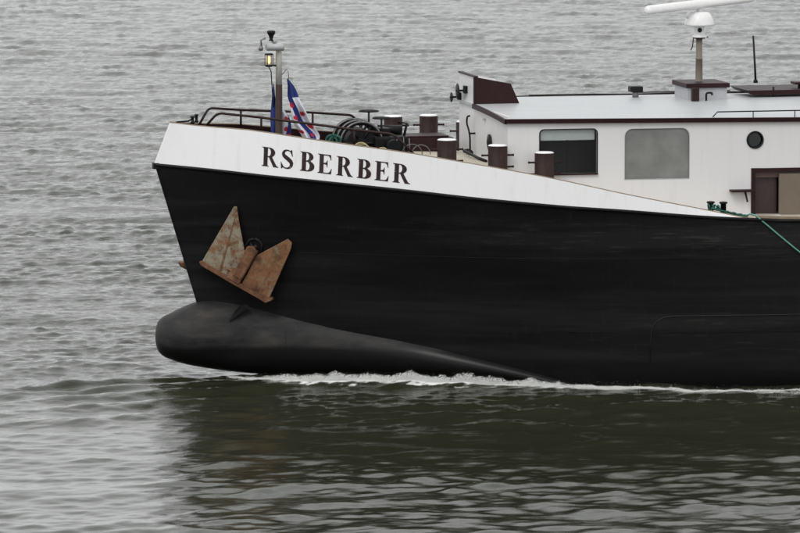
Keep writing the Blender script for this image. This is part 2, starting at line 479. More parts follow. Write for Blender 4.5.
# gunwale edge aft of the bulwark
mb = MB()
for side in (-1, 1):
    xs = [11.9+.5*i for i in range(56)]
    prof = [(0.0, 0.03), (0.0, .075), (-.16, .075), (-.16, .03)]
    mb.grid([[Vector((x, side*(bk(x)+.01+a), zk(x)+b)) for a, b in prof] for x in xs], closed=True, smooth=False)
mb.build('gunwale', M['tan'], barge)

# decks
mb = MB()
rows = []
for u in [.35, .6, 1, 1.65, 2.4, 3.2, 4, 5, 5.6]:
    hb = bt(u)-.07
    rows.append([Vector((u+.25*max(0, 1-u/4), hb*c, zdeck(u)+.03*(1-c*c))) for c in (-1, -.5, 0, .5, 1)])
mb.grid(rows, smooth=False)
mb.build('fore_deck', M['deckdark'], barge)
mb = MB()
rows = []
for u in [5.6, 6.2, 6.9, 7.8, 9, 10.7, 11.8, 13, 20, 30, LEN]:
    hb = bt(u)-.07
    rows.append([Vector((u, hb*c, zdeck(u)+.08*(1-c*c))) for c in (-1, -.75, -.5, 0, .5, .75, 1)])
mb.grid(rows, smooth=False)
mb.build('side_deck', M['cream'], barge)

# ------------------------------------------------------------------ bulbous bow
ztop = herm([0, .03, .10, .3, .60, .95, 1.4, 2.0, 3.0, 4.0, 5.0, 6.2, 7.4, 8.5, 9.2], [.80, .97, 1.09, 1.21, 1.35, 1.47, 1.48, 1.45, 1.34, 1.19, 1.00, .72, .36, .0, -.2])
zbot = herm([0, .03, .10, .3, .66, .95, 1.8, 3.0, 5.0, 7.2, 8.3, 9], [.66, .50, .38, .26, .14, .08, -.06, -.12, -.2, -.3, -.4, -.4])
def bulb_a(x):
    if x < .95: return max(.02, .66*max(.003, (1-((.97-x)/.97)**2.4))**.44)
    base = .66 if x < 1.6 else None
    prot = .46 if x < 2 else .46-.40*((x-2)/6.6)
    own = bw(max(x-1.6*max(0, 1-x/6), 0))+max(prot, .0)*1.0
    return max(.66, own)
mb = MB(); rows = []
NB = 40
for x in [0, .012, .03, .06, .12, .2, .3, .45, .66, .8, .95, 1.2, 1.5, 2, 2.5, 3, 3.5, 4, 4.5, 5, 5.5, 6, 6.5, 7, 7.4, 7.8, 8.2, 8.6, 9.0]:
    a = bulb_a(x); t, b = ztop(x), zbot(x); zc, hh = (t+b)/2, (t-b)/2
    e = .9 if x < 1.5 else max(.62, 1-(x-1.5)*.12)
    row = []
    for k in range(NB):
        th = 2*math.pi*k/NB
        cx, sx = math.cos(th), math.sin(th)
        row.append(Vector((x, a*math.copysign(abs(cx)**e, cx), zc+hh*math.copysign(abs(sx)**1.0, sx))))
    rows.append(row)
R = mb.grid(rows, closed=True)
mb.bm.faces.new(R[0])
bulbo = mb.build('bulbous_bow', M['bulb'], barge)
mb = MB()
x = 2.62; a = bulb_a(x)+.004
mb.tube([Vector((x, a*math.cos(t), (ztop(x)+zbot(x))/2+((ztop(x)-zbot(x))/2+.004)*math.sin(t))) for t in np.linspace(math.pi*.9, math.pi*1.6, 26)], .007, 5)
mb.build('weld_seam', M['bulb'], bulbo)
# gusset plate between stem and bulb
for side in (-1, 1):
    mb = MB()
    mb.prism([(1.46, 1.10), (1.88, 1.40), (1.78, 1.46), (1.60, 1.30)], (0, 0, 0), (1, 0, 0), (0, 0, 1), (0, 1, 0), side*.48, side*.62)
    mb.build('bow_gusset', M['hull'], barge)

# ------------------------------------------------------------------ name in serif letters
def arc(cx, cy, rx, ry, a0, a1, n=14):
    return [(cx+rx*math.cos(math.radians(a0+(a1-a0)*i/n)), cy+ry*math.sin(math.radians(a0+(a1-a0)*i/n))) for i in range(n+1)]
def stem_l(x0, x1, w):    # lower-left outline of a serifed stem, going up the left side
    return [(0, 0), (0, .035), (.05, .042), (.085, .06), (.10, .10), (.10, .90), (.085, .94), (.05, .958), (0, .965), (0, 1)]
def g_B():
    o = stem_l(0, 0, 0)+[(.42, 1)]+arc(.42, .765, .33, .235, 90, -58, 16)+arc(.44, .275, .38, .275, 62, -90, 18)
    h1 = [(.34, .95), (.39, .95)]+arc(.38, .755, .125, .19, 80, -80)+[(.34, .565)]
    h2 = [(.34, .50), (.40, .50)]+arc(.39, .275, .155, .22, 80, -80)+[(.36, .055), (.34, .09)]
    return o, [h1, h2], .84
def g_R():
    o = [(0, 0), (0, .035), (.05, .042), (.085, .06), (.10, .10), (.10, .90), (.085, .94), (.05, .958), (0, .965), (0, 1), (.42, 1)]
    o += arc(.42, .745, .35, .255, 90, -52, 16)
    o += [(.60, .50), (.84, .12), (.90, .06), (.98, .035), (.98, 0), (.68, 0), (.41, .485), (.34, .485), (.34, .10), (.35, .06), (.36, .042), (.41, .035), (.41, 0)]
    h1 = [(.34, .95), (.39, .95)]+arc(.38, .745, .135, .205, 80, -80)+[(.34, .54)]
    return o, [h1], .98
def g_E():
    o = stem_l(0, 0, 0)+[(.76, 1), (.78, .72), (.745, .72), (.72, .82), (.66, .91), (.56, .945), (.34, .945), (.34, .56), (.40, .56), (.48, .58),
         (.52, .64), (.535, .71), (.57, .71), (.57, .34), (.535, .34), (.52, .42), (.48, .475), (.40, .49), (.34, .49), (.34, .055), (.56, .055),
         (.66, .08), (.74, .17), (.79, .29), (.825, .29), (.79, 0)]
    return o, [], .83
def g_S():
    c = []
    P = [(.57, .80), (.50, .92), (.36, .965), (.22, .92), (.15, .80), (.19, .67), (.32, .57), (.47, .46), (.57, .34), (.56, .18), (.46, .07), (.32, .03), (.17, .08), (.09, .22)]
    W = [.02, .035, .05, .075, .105, .13, .145, .15, .135, .105, .075, .05, .04, .02]
    P = [np.array(p) for p in P]
    fx = herm(range(len(P)), [p[0] for p in P]); fy = herm(range(len(P)), [p[1] for p in P]); fw = herm(range(len(P)), W)
    L_, R_ = [], []
    for t in np.linspace(0, len(P)-1, 56):
        e = .05
        d = np.array([fx(min(t+e, 13))-fx(max(t-e, 0)), fy(min(t+e, 13))-fy(max(t-e, 0))]); d /= np.linalg.norm(d)
        n = np.array([-d[1], d[0]]); w = fw(t)*.72
        q = np.array([fx(t), fy(t)])
        L_.append(tuple(q+n*w)); R_.append(tuple(q-n*w))
    L_ = [(x, min(max(y, 0), 1)) for x, y in L_]; R_ = [(x, min(max(y, 0), 1)) for x, y in R_]
    o = L_+list(reversed(R_))
    s1 = [(.60, 1.0), (.56, 1.0), (.50, .93), (.56, .78), (.61, .66), (.64, .66)]
    s2 = [(.04, 0), (.08, 0), (.15, .07), (.10, .20), (.05, .34), (.02, .34)]
    return o, [], .70, [s1, s2]
GL = {'B': g_B, 'R': g_R, 'E': g_E, 'S': g_S}
def band_pt(x, y, off):
    """point on white band at station x (surface), height y in metres above the lettering base line"""
    u = x
    tb = .215-.016*(x-2)
    h = zt(x)-zk(x)
    t = tb + y/h
    for _ in range(8): u = x-.33*t*max(0, 1-u/4)
    p = bulpt(u, t, -1)
    q = bulpt(u+.05, t, -1); r = bulpt(u, t+.1, -1)
    n = (q-p).cross(r-p).normalized()
    if n.y > 0: n = -n
    return p+n*off
def make_letter(ch, x0, w, h, dy=0.0):
    g = GL[ch](); outer, holes, adv = g[0], g[1], g[2]
    cu = bpy.data.curves.new('tmp', 'CURVE'); cu.dimensions = '2D'; cu.fill_mode = 'BOTH'
    def add(poly):
        s = cu.splines.new('POLY'); s.points.add(len(poly)-1)
        for q, (a, b) in zip(s.points, poly): q.co = (a, b, 0, 1)
        s.use_cyclic_u = True
    add(outer)
    for hh in holes: add(hh)
    me_list = []
    def tomesh(cu):
        ob = bpy.data.objects.new('tmp', cu); COL.objects.link(ob)
        dg = bpy.context.evaluated_depsgraph_get()
        me = bpy.data.meshes.new_from_object(ob.evaluated_get(dg))
        bpy.data.objects.remove(ob)
        return me
    mes = [tomesh(cu)]
    if len(g) > 3:
        for e in g[3]:
            c2 = bpy.data.curves.new('tmp', 'CURVE'); c2.dimensions = '2D'; c2.fill_mode = 'BOTH'
            s = c2.splines.new('POLY'); s.points.add(len(e)-1)
            for q, (a, b) in zip(s.points, e): q.co = (a, b, .0, 1)
            s.use_cyclic_u = True
            mes.append(tomesh(c2))
    bm = bmesh.new()
    for k, me in enumerate(mes):
        b2 = bmesh.new(); b2.from_mesh(me)
        off = .006+.001*k
        vm = {v: bm.verts.new(band_pt(x0+v.co.x/adv*w+.07*v.co.y*h, v.co.y*h+dy, off)) for v in b2.verts}
        for f in b2.faces: bm.faces.new([vm[v] for v in f.verts])
        b2.free()
    me = bpy.data.meshes.new('letter'); bm.to_mesh(me); bm.free()
    me.materials.append(M['letter'])
    o = bpy.data.objects.new('letter', me); COL.objects.link(o); o.parent = bulwark
    o['label'] = 'serif letter %s painted on the bow' % ch
for ch, x0, x1 in [('R', 2.06, 2.38), ('S', 2.415, 2.67), ('B', 2.79, 3.07), ('E', 3.125, 3.395), ('R', 3.48, 3.80), ('B', 3.87, 4.15), ('E', 4.21, 4.48), ('R', 4.55, 4.89)]:
    make_letter(ch, x0, x1-x0, .405)

# ------------------------------------------------------------------ railings on the bulwark
def smooth_path(pts, n=6, r=.12):
    """rounded corners on a polyline"""
    pts = [Vector(p) for p in pts]; out = [pts[0]]
    for a, b, c in zip(pts, pts[1:], pts[2:]):
        d0 = (a-b); d1 = (c-b); k = min(r, d0.length*.45, d1.length*.45)
        p0 = b+d0.normalized()*k; p1 = b+d1.normalized()*k
        for i in range(n+1):
            t = i/n; out.append(p0*(1-t)**2+b*2*t*(1-t)+p1*t*t)
    out.append(pts[-1]); return out
def rail_xy(x, z, side): 
    return Vector((x, side*(bt(max(x-.3, 0))-.05), z))
for side, P, posts in ((-1, [(1.0, 5.14), (1.25, 5.44), (2.1, 5.36), (3.0, 5.255), (3.88, 5.15), (4.64, 5.07), (5.03, 4.66)], (2.1, 3.88)),
                       (1, [(1.0, 5.15), (1.21, 5.48), (1.96, 5.40), (2.8, 5.33), (3.67, 5.25), (4.64, 5.14), (4.95, 4.72)], (1.96, 3.67))):
    mb = MB(); mb.tube(smooth_path([rail_xy(x, z, side) for x, z in P]), .026, 8)
    rl = mb.build('hand_rail', M['brown'], barge)
    for px_ in posts:
        zt_ = np.interp(px_, [p[0] for p in P], [p[1] for p in P])
        mb = MB(); mb.tube([rail_xy(px_, zt_, side), rail_xy(px_, zt(px_)-.02, side)], .024, 8)
        mb.build('rail_post', M['brown'], rl)

# fairlead on the very bow
mb = MB()
mb.box((.50, -.12, 5.17), (.80, .12, 5.21), bev=.01)
mb.lathe([(.035, 0), (.05, .02), (.03, .05), (.03, .11), (.055, .14), (.03, .16)], (.78, -.10, 5.2), n=12)
mb.lathe([(.035, 0), (.05, .02), (.03, .05), (.03, .13), (.055, .16), (.03, .18)], (.90, .12, 5.2), n=12)
mb.tube([(.45, 0, 5.225), (.7, -.05, 5.25), (.78, -.1, 5.3), (.88, .1, 5.36)], .018, 6)
mb.build('bow_fairlead', M['black'], barge)

# hawse pipes
for side in (-1, 1):
    c = hull_at(1.98, 2.66, side, .01)
    n = Vector((-.36, side*.9, -.12)).normalized()
    mb = MB(); mb.torus(c+n*.02, .16, .035, n, 24, 8)
    mb.lathe([(.16, 0), (.16, .012)], c, n, 24)
    mb.build('hawse_pipe', M['black'], barge)

# ------------------------------------------------------------------ deckhouse
HX0, HX1, HY = 6.93, 18.0, 2.65
def eave(x): return 5.335-.010*(x-HX0)
deckhouse = None
def curve_panel(name, outer, holes, o, X, Y, Z, thick, mat, parent):
    cu = bpy.data.curves.new('tmp', 'CURVE'); cu.dimensions = '2D'; cu.fill_mode = 'BOTH'; cu.extrude = thick/2
    for poly in [outer]+holes:
        s = cu.splines.new('POLY'); s.points.add(len(poly)-1)
        for q, (a, b) in zip(s.points, poly): q.co = (a, b, 0, 1)
        s.use_cyclic_u = True
    ob = bpy.data.objects.new('tmp', cu); COL.objects.link(ob)
    dg = bpy.context.evaluated_depsgraph_get()
    me = bpy.data.meshes.new_from_object(ob.evaluated_get(dg)); bpy.data.objects.remove(ob)
    o, X, Y, Z = map(Vector, (o, X, Y, Z))
    for v in me.vertices:
        c = v.co.copy(); v.co = o+X*c.x+Y*c.y+Z*c.z
    me.name = name; me.materials.clear(); me.materials.append(mat)
    for f in me.polygons: f.use_smooth = False
    r = bpy.data.objects.new(name, me); COL.objects.link(r); r.parent = parent
    return r
def rrect(x0, y0, x1, y1, r, n=6, corners=(1, 1, 1, 1)):
    p = []
    for (cx, cy, a, on) in ((x1-r, y1-r, 0, corners[1]), (x0+r, y1-r, 90, corners[0]), (x0+r, y0+r, 180, corners[3]), (x1-r, y0+r, 270, corners[2])):
        if on: p += arc(cx, cy, r, r, a, a+90, n)
        else: p.append({0: (x1, y1), 90: (x0, y1), 180: (x0, y0), 270: (x1, y0)}[a])
    return p
W1 = (7.61, 4.24, 8.82, 5.15); W2 = (9.42, 4.10, 10.79, 5.14)
w1h = rrect(*W1, .10, corners=(1, 1, 0, 0)); w2h = rrect(*W2, .16, corners=(1, 1, 0, 0))
porth = arc(12.21, 4.87, .16, .16, 0, 345, 23)
OX = 12.13
outer = [(HX0, 3.9), (8.2, 3.6), (10.7, 3.3), (OX, 3.1), (OX, 4.28), (16.0, 4.22), (16.0, 3.1), (HX1, 3.1), (HX1, eave(HX1)), (HX0, eave(HX0))]
deckhouse = curve_panel('deckhouse', outer, [w1h, w2h, porth], (0, -HY+.03, 0), (1, 0, 0), (0, 0, 1), (0, 1, 0), .06, M['housewhite'], barge)
far_wall = curve_panel('wall', [(HX0+.9, 3.1), (HX1, 3.1), (HX1, eave(HX1)), (HX0+.9, eave(HX0+.9))], [], (0, HY-.03, 0), (1, 0, 0), (0, 0, 1), (0, 1, 0), .06, M['housewhite'], deckhouse)
mb = MB()
mb.box((HX0, -HY+.062, 3.9), (HX0+.06, 1.95, eave(HX0)+.10))
mb.prism([(HX0, 1.95), (HX0+.06, 1.95), (HX0+.94, HY), (HX0+.88, HY)], (0, 0, 0), (1, 0, 0), (0, 1, 0), (0, 0, 1), 3.9, eave(HX0)+.08)
mb.box((HX1-.06, -HY+.062, 3.1), (HX1, HY-.062, eave(HX1)))
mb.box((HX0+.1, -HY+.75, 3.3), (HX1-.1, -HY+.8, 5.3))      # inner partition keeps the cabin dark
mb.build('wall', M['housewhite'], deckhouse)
# cabin inside: dark lining
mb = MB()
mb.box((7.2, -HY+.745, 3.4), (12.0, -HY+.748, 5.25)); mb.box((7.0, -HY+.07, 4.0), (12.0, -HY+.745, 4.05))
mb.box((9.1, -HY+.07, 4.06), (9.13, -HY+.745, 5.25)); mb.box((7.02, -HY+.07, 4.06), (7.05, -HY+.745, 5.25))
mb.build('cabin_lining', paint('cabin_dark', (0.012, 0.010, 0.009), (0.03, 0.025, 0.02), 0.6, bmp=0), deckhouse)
# roof
def roofz(x, y):
    c = 1-((y-.9)/(HY+.9))**2 if y < .9 else 1-.35*((y-.9)/(HY-.9))**2
    return eave(x)+.035+(.10+.016*(x-HX0))*max(c, 0)
mb = MB()
ys = np.linspace(-HY-.05, HY+.03, 15)
xs2 = [HX0-.05, 7.4, 8, 8.6, 9.2, 9.9, 10.6, 11.4, 12.2, 13, 14, 15, 16, 17, HX1+.05]
def rx(x, y): return x+(max(0, y-1.95)*1.25 if x < 7 else (max(0, y-1.95)*.7 if x < 7.7 else 0))
mb.grid([[Vector((rx(x, y), y, roofz(x, y))) for y in ys] for x in xs2])
mb.grid([[Vector((rx(x, y), y, roofz(x, y)-.06)) for y in ys] for x in xs2])
mb.build('roof', M['roof'], deckhouse)
# maroon gutter trim along near eave and front edge
mb = MB()
mb.grid([[Vector((x, -HY-a, eave(x)+b)) for a, b in [(.03, -.035), (.075, -.035), (.085, .055), (.03, .058)]] for x in np.linspace(HX0-.06, HX1, 14)], closed=True, smooth=False)
mb.build('roof_trim', M['maroon'], deckhouse)
mb = MB()
mb.grid([[Vector((HX0-.08+a, y, roofz(HX0, y)-.04+b)) for a, b in [(0, -.045), (.05, -.045), (.05, .05), (0, .05)]] for y in np.linspace(-HY-.05, .38, 8)], closed=True, smooth=False)
mb.build('roof_trim', M['maroon'], deckhouse)
mb = MB()
mb.grid([[Vector((rx(x, HY+.03), HY+.02+a, roofz(x, HY)-.03+b)) for a, b in [(0, -.03), (.04, -.03), (.04, .05), (0, .05)]] for x in xs2], closed=True, smooth=False)
mb.build('roof_trim', M['maroon'], deckhouse)

# windows
def frame_ring(name, hole, w, depth, mat, parent, y=-HY, proud=.012):
    c = ((min(p[0] for p in hole)+max(p[0] for p in hole))/2, (min(p[1] for p in hole)+max(p[1] for p in hole))/2)
    big = [(c[0]+(x-c[0])*(1+w/abs(max(p[0] for p in hole)-c[0])), c[1]+(z-c[1])*(1+w/abs(max(p[1] for p in hole)-c[1]))) for x, z in hole]
    return curve_panel(name, big, [hole], (0, y-proud+depth/2, 0), (1, 0, 0), (0, 0, 1), (0, 1, 0), depth, mat, parent)
frame_ring('window_frame', w1h, .018, .05, M['black'], deckhouse)
curve_panel('window_pane', w1h, [], (0, -HY+.055, 0), (1, 0, 0), (0, 0, 1), (0, 1, 0), .008, M['glass'], deckhouse)
mb = MB(); mb.box((W1[0]+.03, -HY+.085, 4.93), (W1[2]-.03, -HY+.1, 5.15)); mb.tube([(W1[0]+.03, -HY+.09, 4.93), (W1[2]-.03, -HY+.09, 4.93)], .012, 6)
bl = mb.build('window_blind', M['blind'], deckhouse); bl['label'] = 'pale roller blind across the top of the window'
mb = MB(); mb.box((W1[0]-.02, -HY-.05, 4.21), (W1[2]+.02, -HY-.012, 4.235)); mb.build('window_sill', M['maroon'], deckhouse)
mb = MB(); mb.box((8.19, -HY+.062, 4.24), (8.215, -HY+.08, 4.93)); mb.build('window_mullion', M['black'], deckhouse)
frame_ring('window_frame', w2h, .012, .03, M['grey'], deckhouse, proud=.008)
pn = curve_panel('window_pane', w2h, [], (0, -HY+.02, 0), (1, 0, 0), (0, 0, 1), (0, 1, 0), .008, M['frosted'], deckhouse); pn['label'] = 'grey screened window pane'
mb = MB(); mb.torus((12.21, -HY-.01, 4.87), .165, .022, (0, 1, 0), 28, 8); mb.build('porthole_frame', M['black'], deckhouse)
mb = MB(); mb.lathe([(.155, 0), (.155, .01)], (12.21, -HY+.03, 4.87), (0, 1, 0), 28); mb.build('porthole_glass', M['portglass'], deckhouse)

# recessed entrance with maroon door and beige board
mb = MB()
mb.box((OX+.003, -HY-.02, 4.20), (16.0, -HY+.06, 4.275)); mb.box((OX+.002, -HY-.02, 3.1), (OX+.09, -HY+.7, 4.199))
mb.build('entrance_frame', M['maroon'], deckhouse)
mb = MB(); mb.box((OX+.13, -HY+.13, 3.24), (12.72, -HY+.18, 4.07), bev=.006)
mb.build('door', paint('door_maroon', (0.028, 0.011, 0.013), (0.05, 0.025, 0.025), 0.4, bmp=0), deckhouse)
mb = MB(); mb.box((OX+.10, -HY+.06, 4.075), (16, -HY+.7, 4.195)); mb.box((OX+.10, -HY+.7, 3.1), (16, -HY+.74, 4.07)); mb.build('entrance_lintel', paint('lintel_red', (0.09, 0.05, 0.05), (0.06, 0.04, 0.04), 0.5, bmp=0), deckhouse)
mb = MB(); mb.box((12.735, -HY-.02, 3.22), (16, -HY+.05, 4.15), bev=.006); mb.build('board', M['beige'], deckhouse)
mb = MB(); mb.box((OX-.02, -HY-.16, 3.25), (12.74, -HY+.12, 3.30)); mb.build('door_step', M['housewhite'], deckhouse)
mb = MB(); mb.box((11.66, -HY-.22, 3.80), (12.16, -HY-.002, 3.845), bev=.008); mb.tube([(12.0, -HY-.02, 3.79), (12.0, -HY-.2, 3.60)], .02, 6); mb.build('step_bracket', M['maroon'], deckhouse)

# raised wing at the front of the house
WY0, WY1 = .40, 1.93
side_poly = [(6.93, eave(7)+.05), (6.93, 6.04), (7.70, 5.89), (7.93, eave(8)+.05)]
mb = MB()
mb.prism(side_poly, (0, WY0, 0), (1, 0, 0), (0, 0, 1), (0, 1, 0), 0, .05)
mb.build('wing_side', M['maroon'], deckhouse)
mb = MB()
mb.box((6.926, WY0+.052, 5.2), (6.98, WY1, 6.03))
mb.prism([(6.985, eave(7)+.05), (6.985, 6.03), (7.70, 5.885), (7.93, eave(8)+.05)], (0, WY1-.05, 0), (1, 0, 0), (0, 0, 1), (0, 1, 0), 0, .05)
mb.build('wing_front', M['housewhite'], deckhouse)
mb = MB(); mb.box((6.90, WY0-.01, 6.035), (6.99, WY1+.01, 6.065)); mb.box((6.895, WY0-.012, 5.45), (6.925, WY0+.05, 6.03)); mb.build('wing_trim', M['maroon'], deckhouse)
# narrow wing on the far end, seen edge on
for yy, zz, rr in ((1.42, 5.68, .165), (2.02, 5.50, .11)):
    mb = MB(); mb.lathe([(.03, -.015), (rr*.8, -.008), (rr, .008), (rr*.9, .02), (.03, .022)], (6.78, yy, zz), (-1, .0, .0), 20)
    mb.tube([(6.74, yy, zz), (6.95, yy-.15, zz+.02)], .022, 6); mb.box((6.86, yy-.30, zz-.04), (6.93, yy-.12, zz+.12), bev=.01)
    mb.build('search_light', M['black'], deckhouse)
# curved pipe, oval hatch dog and small lug on the front wall
mb = MB(); mb.tube(smooth_path([(6.78, .30, 5.23), (6.78, .52, 5.20), (6.78, .56, 5.05), (6.80, .44, 4.92), (6.82, .42, 4.78), (6.82, .40, 4.40)], r=.08), .02, 8)
mb.lathe([(.07, 0), (.07, .05), (.03, .09)], (6.82, .40, 4.41), n=12); mb.tube([(6.82, .40, 4.85), (6.93, .40, 4.85)], .02, 6)
mb.tube([(6.80, .62, 4.44), (6.84, .72, 4.46), (6.80, .85, 4.44)], .045, 8)
mb.build('vent_pipe', M['black'], deckhouse)
mb = MB(); mb.lathe([(.02, 0), (.17, .015), (.17, .04), (.05, .07)], (6.925, -1.05, 4.78), (-1, 0, 0), 20); mb.build('hatch_cover', M['black'], deckhouse)
mb = MB(); mb.box((6.88, -.6, 5.2), (6.925, -.5, 5.24)); mb.build('bracket', M['grey'], deckhouse)
mb = MB(); mb.tube([(6.6, .0, 4.52), (6.75, -.75, 4.42), (6.8, -1.2, 4.40)], .035, 6); mb.build('deck_brace', M['black'], barge)
# roof furniture
def rz(x, y): return roofz(x, y)
mb = MB()
mb.lathe([(.07, -.02), (.07, .10), (.06, .12)], (10.65, 1.3, rz(10.65, 1.3)), n=16); mb.build('vent_stem', M['steel'], deckhouse)
mb = MB(); mb.box((10.51, 1.18, rz(10.65, 1.3)+.12), (10.79, 1.42, rz(10.65, 1.3)+.24), bev=.02); mb.build('vent_cap', M['black'], deckhouse)
mb = MB(); x0, x1 = 11.50, 12.42; zb = rz(12, .6)-.05
mb.box((x0+.03, .25, zb), (x1-.03, 1.35, zb+.30)); hb_ = mb.build('roof_hatch', M['grey'], deckhouse)
mb = MB(); mb.box((x0-.02, .20, zb+.301), (x1+.02, 1.40, zb+.40), bev=.012); mb.build('hatch_lid', M['maroon'], deckhouse)
mb = MB(); mb.box((11.55, -.06, rz(11.6, 0)-.01), (11.70, .08, rz(11.6, 0)+.28), bev=.01); mb.build('junction_box', M['brown'], deckhouse)
mb = MB(); mb.tube(smooth_path([(11.88, .05, rz(11.9, 0)), (11.88, .05, rz(11.9, 0)+.17), (12.0, .03, rz(11.9, 0)+.17), (12.0, .03, rz(11.9, 0)+.12)], r=.05), .022, 8); mb.build('vent_pipe', M['black'], deckhouse)
mb = MB()
zc = rz(13, 1)+.02
mb.prism([(12.92, zc+.13), (13.05, zc+.04), (16.5, zc+.04), (16.5, zc+.14)], (0, .5, 0), (1, 0, 0), (0, 0, 1), (0, 1, 0), 0, 1.5)
for xx in (13.5, 14.4, 15.3): mb.tube([(xx, .55, rz(xx, .5)-.05), (xx, .55, zc+.20)], .025, 6)
mb.build('roof_platform', M['maroon'], deckhouse)
mb = MB(); mb.box((14.05, .8, zc+.22), (16, 1.15, zc+.27)); mb.tube([(14.2, 1, zc+.13), (14.2, 1, zc+.22)], .03, 6); mb.tube([(15.2, 1, zc+.13), (15.2, 1, zc+.22)], .03, 6)
mb.build('plank', M['maroon'], deckhouse)
# thin roof rail by the eave, cable line over the far part of the roof
ry = -HY+.12
pts = [(11.33, eave(11.3)+.06), (11.43, eave(11.4)+.165)]+[(x, eave(x)+.165+.012*(x-11.4)) for x in (12.2, 13.1, 14, 15, 16)]
mb = MB(); mb.tube([(x, ry, z) for x, z in pts], .013, 6)
for xx in (12.2, 13.1, 14, 15): mb.tube([(xx, ry, eave(xx)+.05), (xx, ry, eave(xx)+.165+.012*(xx-11.4))], .011, 6)
mb.build('roof_rail', M['black'], deckhouse)
mb = MB(); mb.tube([(8.6+.5*i, HY-.1, rz(8.6+.5*i, HY-.1)+.03+.03*math.sin(i)*.3) for i in range(18)], .012, 5)
mb.tube([(10.7+.3*i, 1.5, rz(10.7+.3*i, 1.5)+.09) for i in range(8)], .012, 5); mb.build('roof_cable', M['black'], deckhouse)

# ------------------------------------------------------------------ bollards
def make_bollard(loc, label, h=.58):
    r = empty('bollard', loc)
    tag(r, label, 'bollard', 'brown mooring bollards with white tops on the fore deck')
    mb = MB(); mb.lathe([(.235, -.02), (.235, .03), (.20, .04), (.20, h-.012), (.195, h)], (0, 0, 0), n=28); mb.build('post', M['brown'], r)
    mb = MB(); mb.lathe([(.198, h+.001), (.20, h+.012), (.17, h+.028), (.06, h+.036)], (0, 0, 0), n=28); mb.build('cap', M['capwhite'], r)
    for zz in (h-.19, h-.43):
        mb = MB(); mb.tube([(-.34, 0, zz), (.34, 0, zz)], .02, 8); mb.lathe([(.026, 0), (.026, .02)], (-.34, 0, zz), (1, 0, 0), 8); mb.lathe([(.026, 0), (.026, .02)], (.32, 0, zz), (1, 0, 0), 8)
        mb.build('pin', M['brown'], r)
    return r
b0 = make_bollard((5.73, -2.25, 4.36), 'brown bollard with white top standing nearest the bow in the near row')
for loc, lab in [((6.68, -2.80, 4.27), 'middle brown bollard of the near row, before the front corner of the deckhouse'),
                 ((7.60, -3.08, 4.13), 'aftmost near-side brown bollard, standing in front of the dark window with a blind'),
                 ((6.40, 2.60, 4.48), 'far-side brown bollard seen against the river just left of the deckhouse front'),
                 ((5.55, 2.28, 4.50), 'far-side brown bollard partly hidden behind the hand wheels of the windlass'),
                 ((7.30, 3.02, 4.30), 'far-side bollard mostly hidden behind the deckhouse front with only its pins showing')]:
    c = copy_tree(b0); c.location = loc; c['label'] = lab

# ------------------------------------------------------------------ windlass and deck gear
wl = empty('anchor_windlass', (4.3, -.1, 4.40))
tag(wl, 'black anchor windlass with round drums and hand wheels behind the bow bulwark', 'windlass')
mb = MB()
mb.box((-.62, -.75, 0), (1.0, .75, .07), bev=.01)
mb.build('base', M['black'], wl)
for yy in (-.42, -.02, .42):
    mb = MB(); cz = .36; X = -.02
    mb.torus((X, yy, cz), .43, .045, (0, 1, 0), 40, 8, 0)
    mb.torus((X, yy-.03, cz), .45, .016, (0, 1, 0), 40, 8, 1)
    for q in range(6): mb.tube([(X, yy, cz), (X+.43*math.cos(q*math.pi/3), yy, cz+.43*math.sin(q*math.pi/3))], .03, 6)
    mb.lathe([(.12, -.04), (.12, .04)], (X, yy, cz), (0, 1, 0), 16)
    mb.build('drum_flange', [M['black'], M['steel'] if yy > -.5 else M['black']], wl)
mb = MB(); mb.lathe([(.30, -.40), (.26, -.2), (.31, 0), (.26, .2), (.30, .40)], (-.02, 0, .36), (0, 1, 0), 32); mb.build('drum', M['black'], wl)
mb = MB(); mb.box((.25, -.55, .07), (.95, .45, .50), bev=.05); mb.lathe([(.15, 0), (.15, .3)], (.6, -.56, .30), (0, -1, 0), 20); mb.box((.30, -.35, .50), (.62, .1, .66), bev=.03); mb.lathe([(.10, 0), (.10, .38)], (.95, .1, .58), (-1, 0, .05), 16); mb.tube([(.9, -.3, .4), (.98, -.3, .75), (.8, -.25, .78)], .03, 8); mb.build('gearbox', M['black'], wl)
for xx, yy, zz, rr in ((.28, .25, .98, .20), (.42, -.38, .88, .18)):
    mb = MB(); mb.tube([(xx, yy, .4), (xx, yy, zz)], .022, 8); mb.torus((xx, yy, zz), rr, .018, (0, 0, 1), 24, 6)
    for k in range(4): mb.tube([(xx, yy, zz), (xx+rr*math.cos(k*math.pi/2+.4), yy+rr*math.sin(k*math.pi/2+.4), zz)], .012, 6)
    mb.build('hand_wheel', M['black'], wl)
mb = MB()
for xx in (.72, .86, .98):
    mb.tube([(xx, -.62, .05), (xx-.02, -.62, .44+.05*math.sin(xx*9))], .010, 5)
mb.torus((1.02, -.62, .12), .22, .010, (0, 1, 0), 16, 5, a0=-1.6, a1=1.6); mb.torus((1.22, -.60, .12), .20, .010, (0, 1, 0), 16, 5, a0=-1.6, a1=1.6)
mb.build('hose', M['steel'], wl)

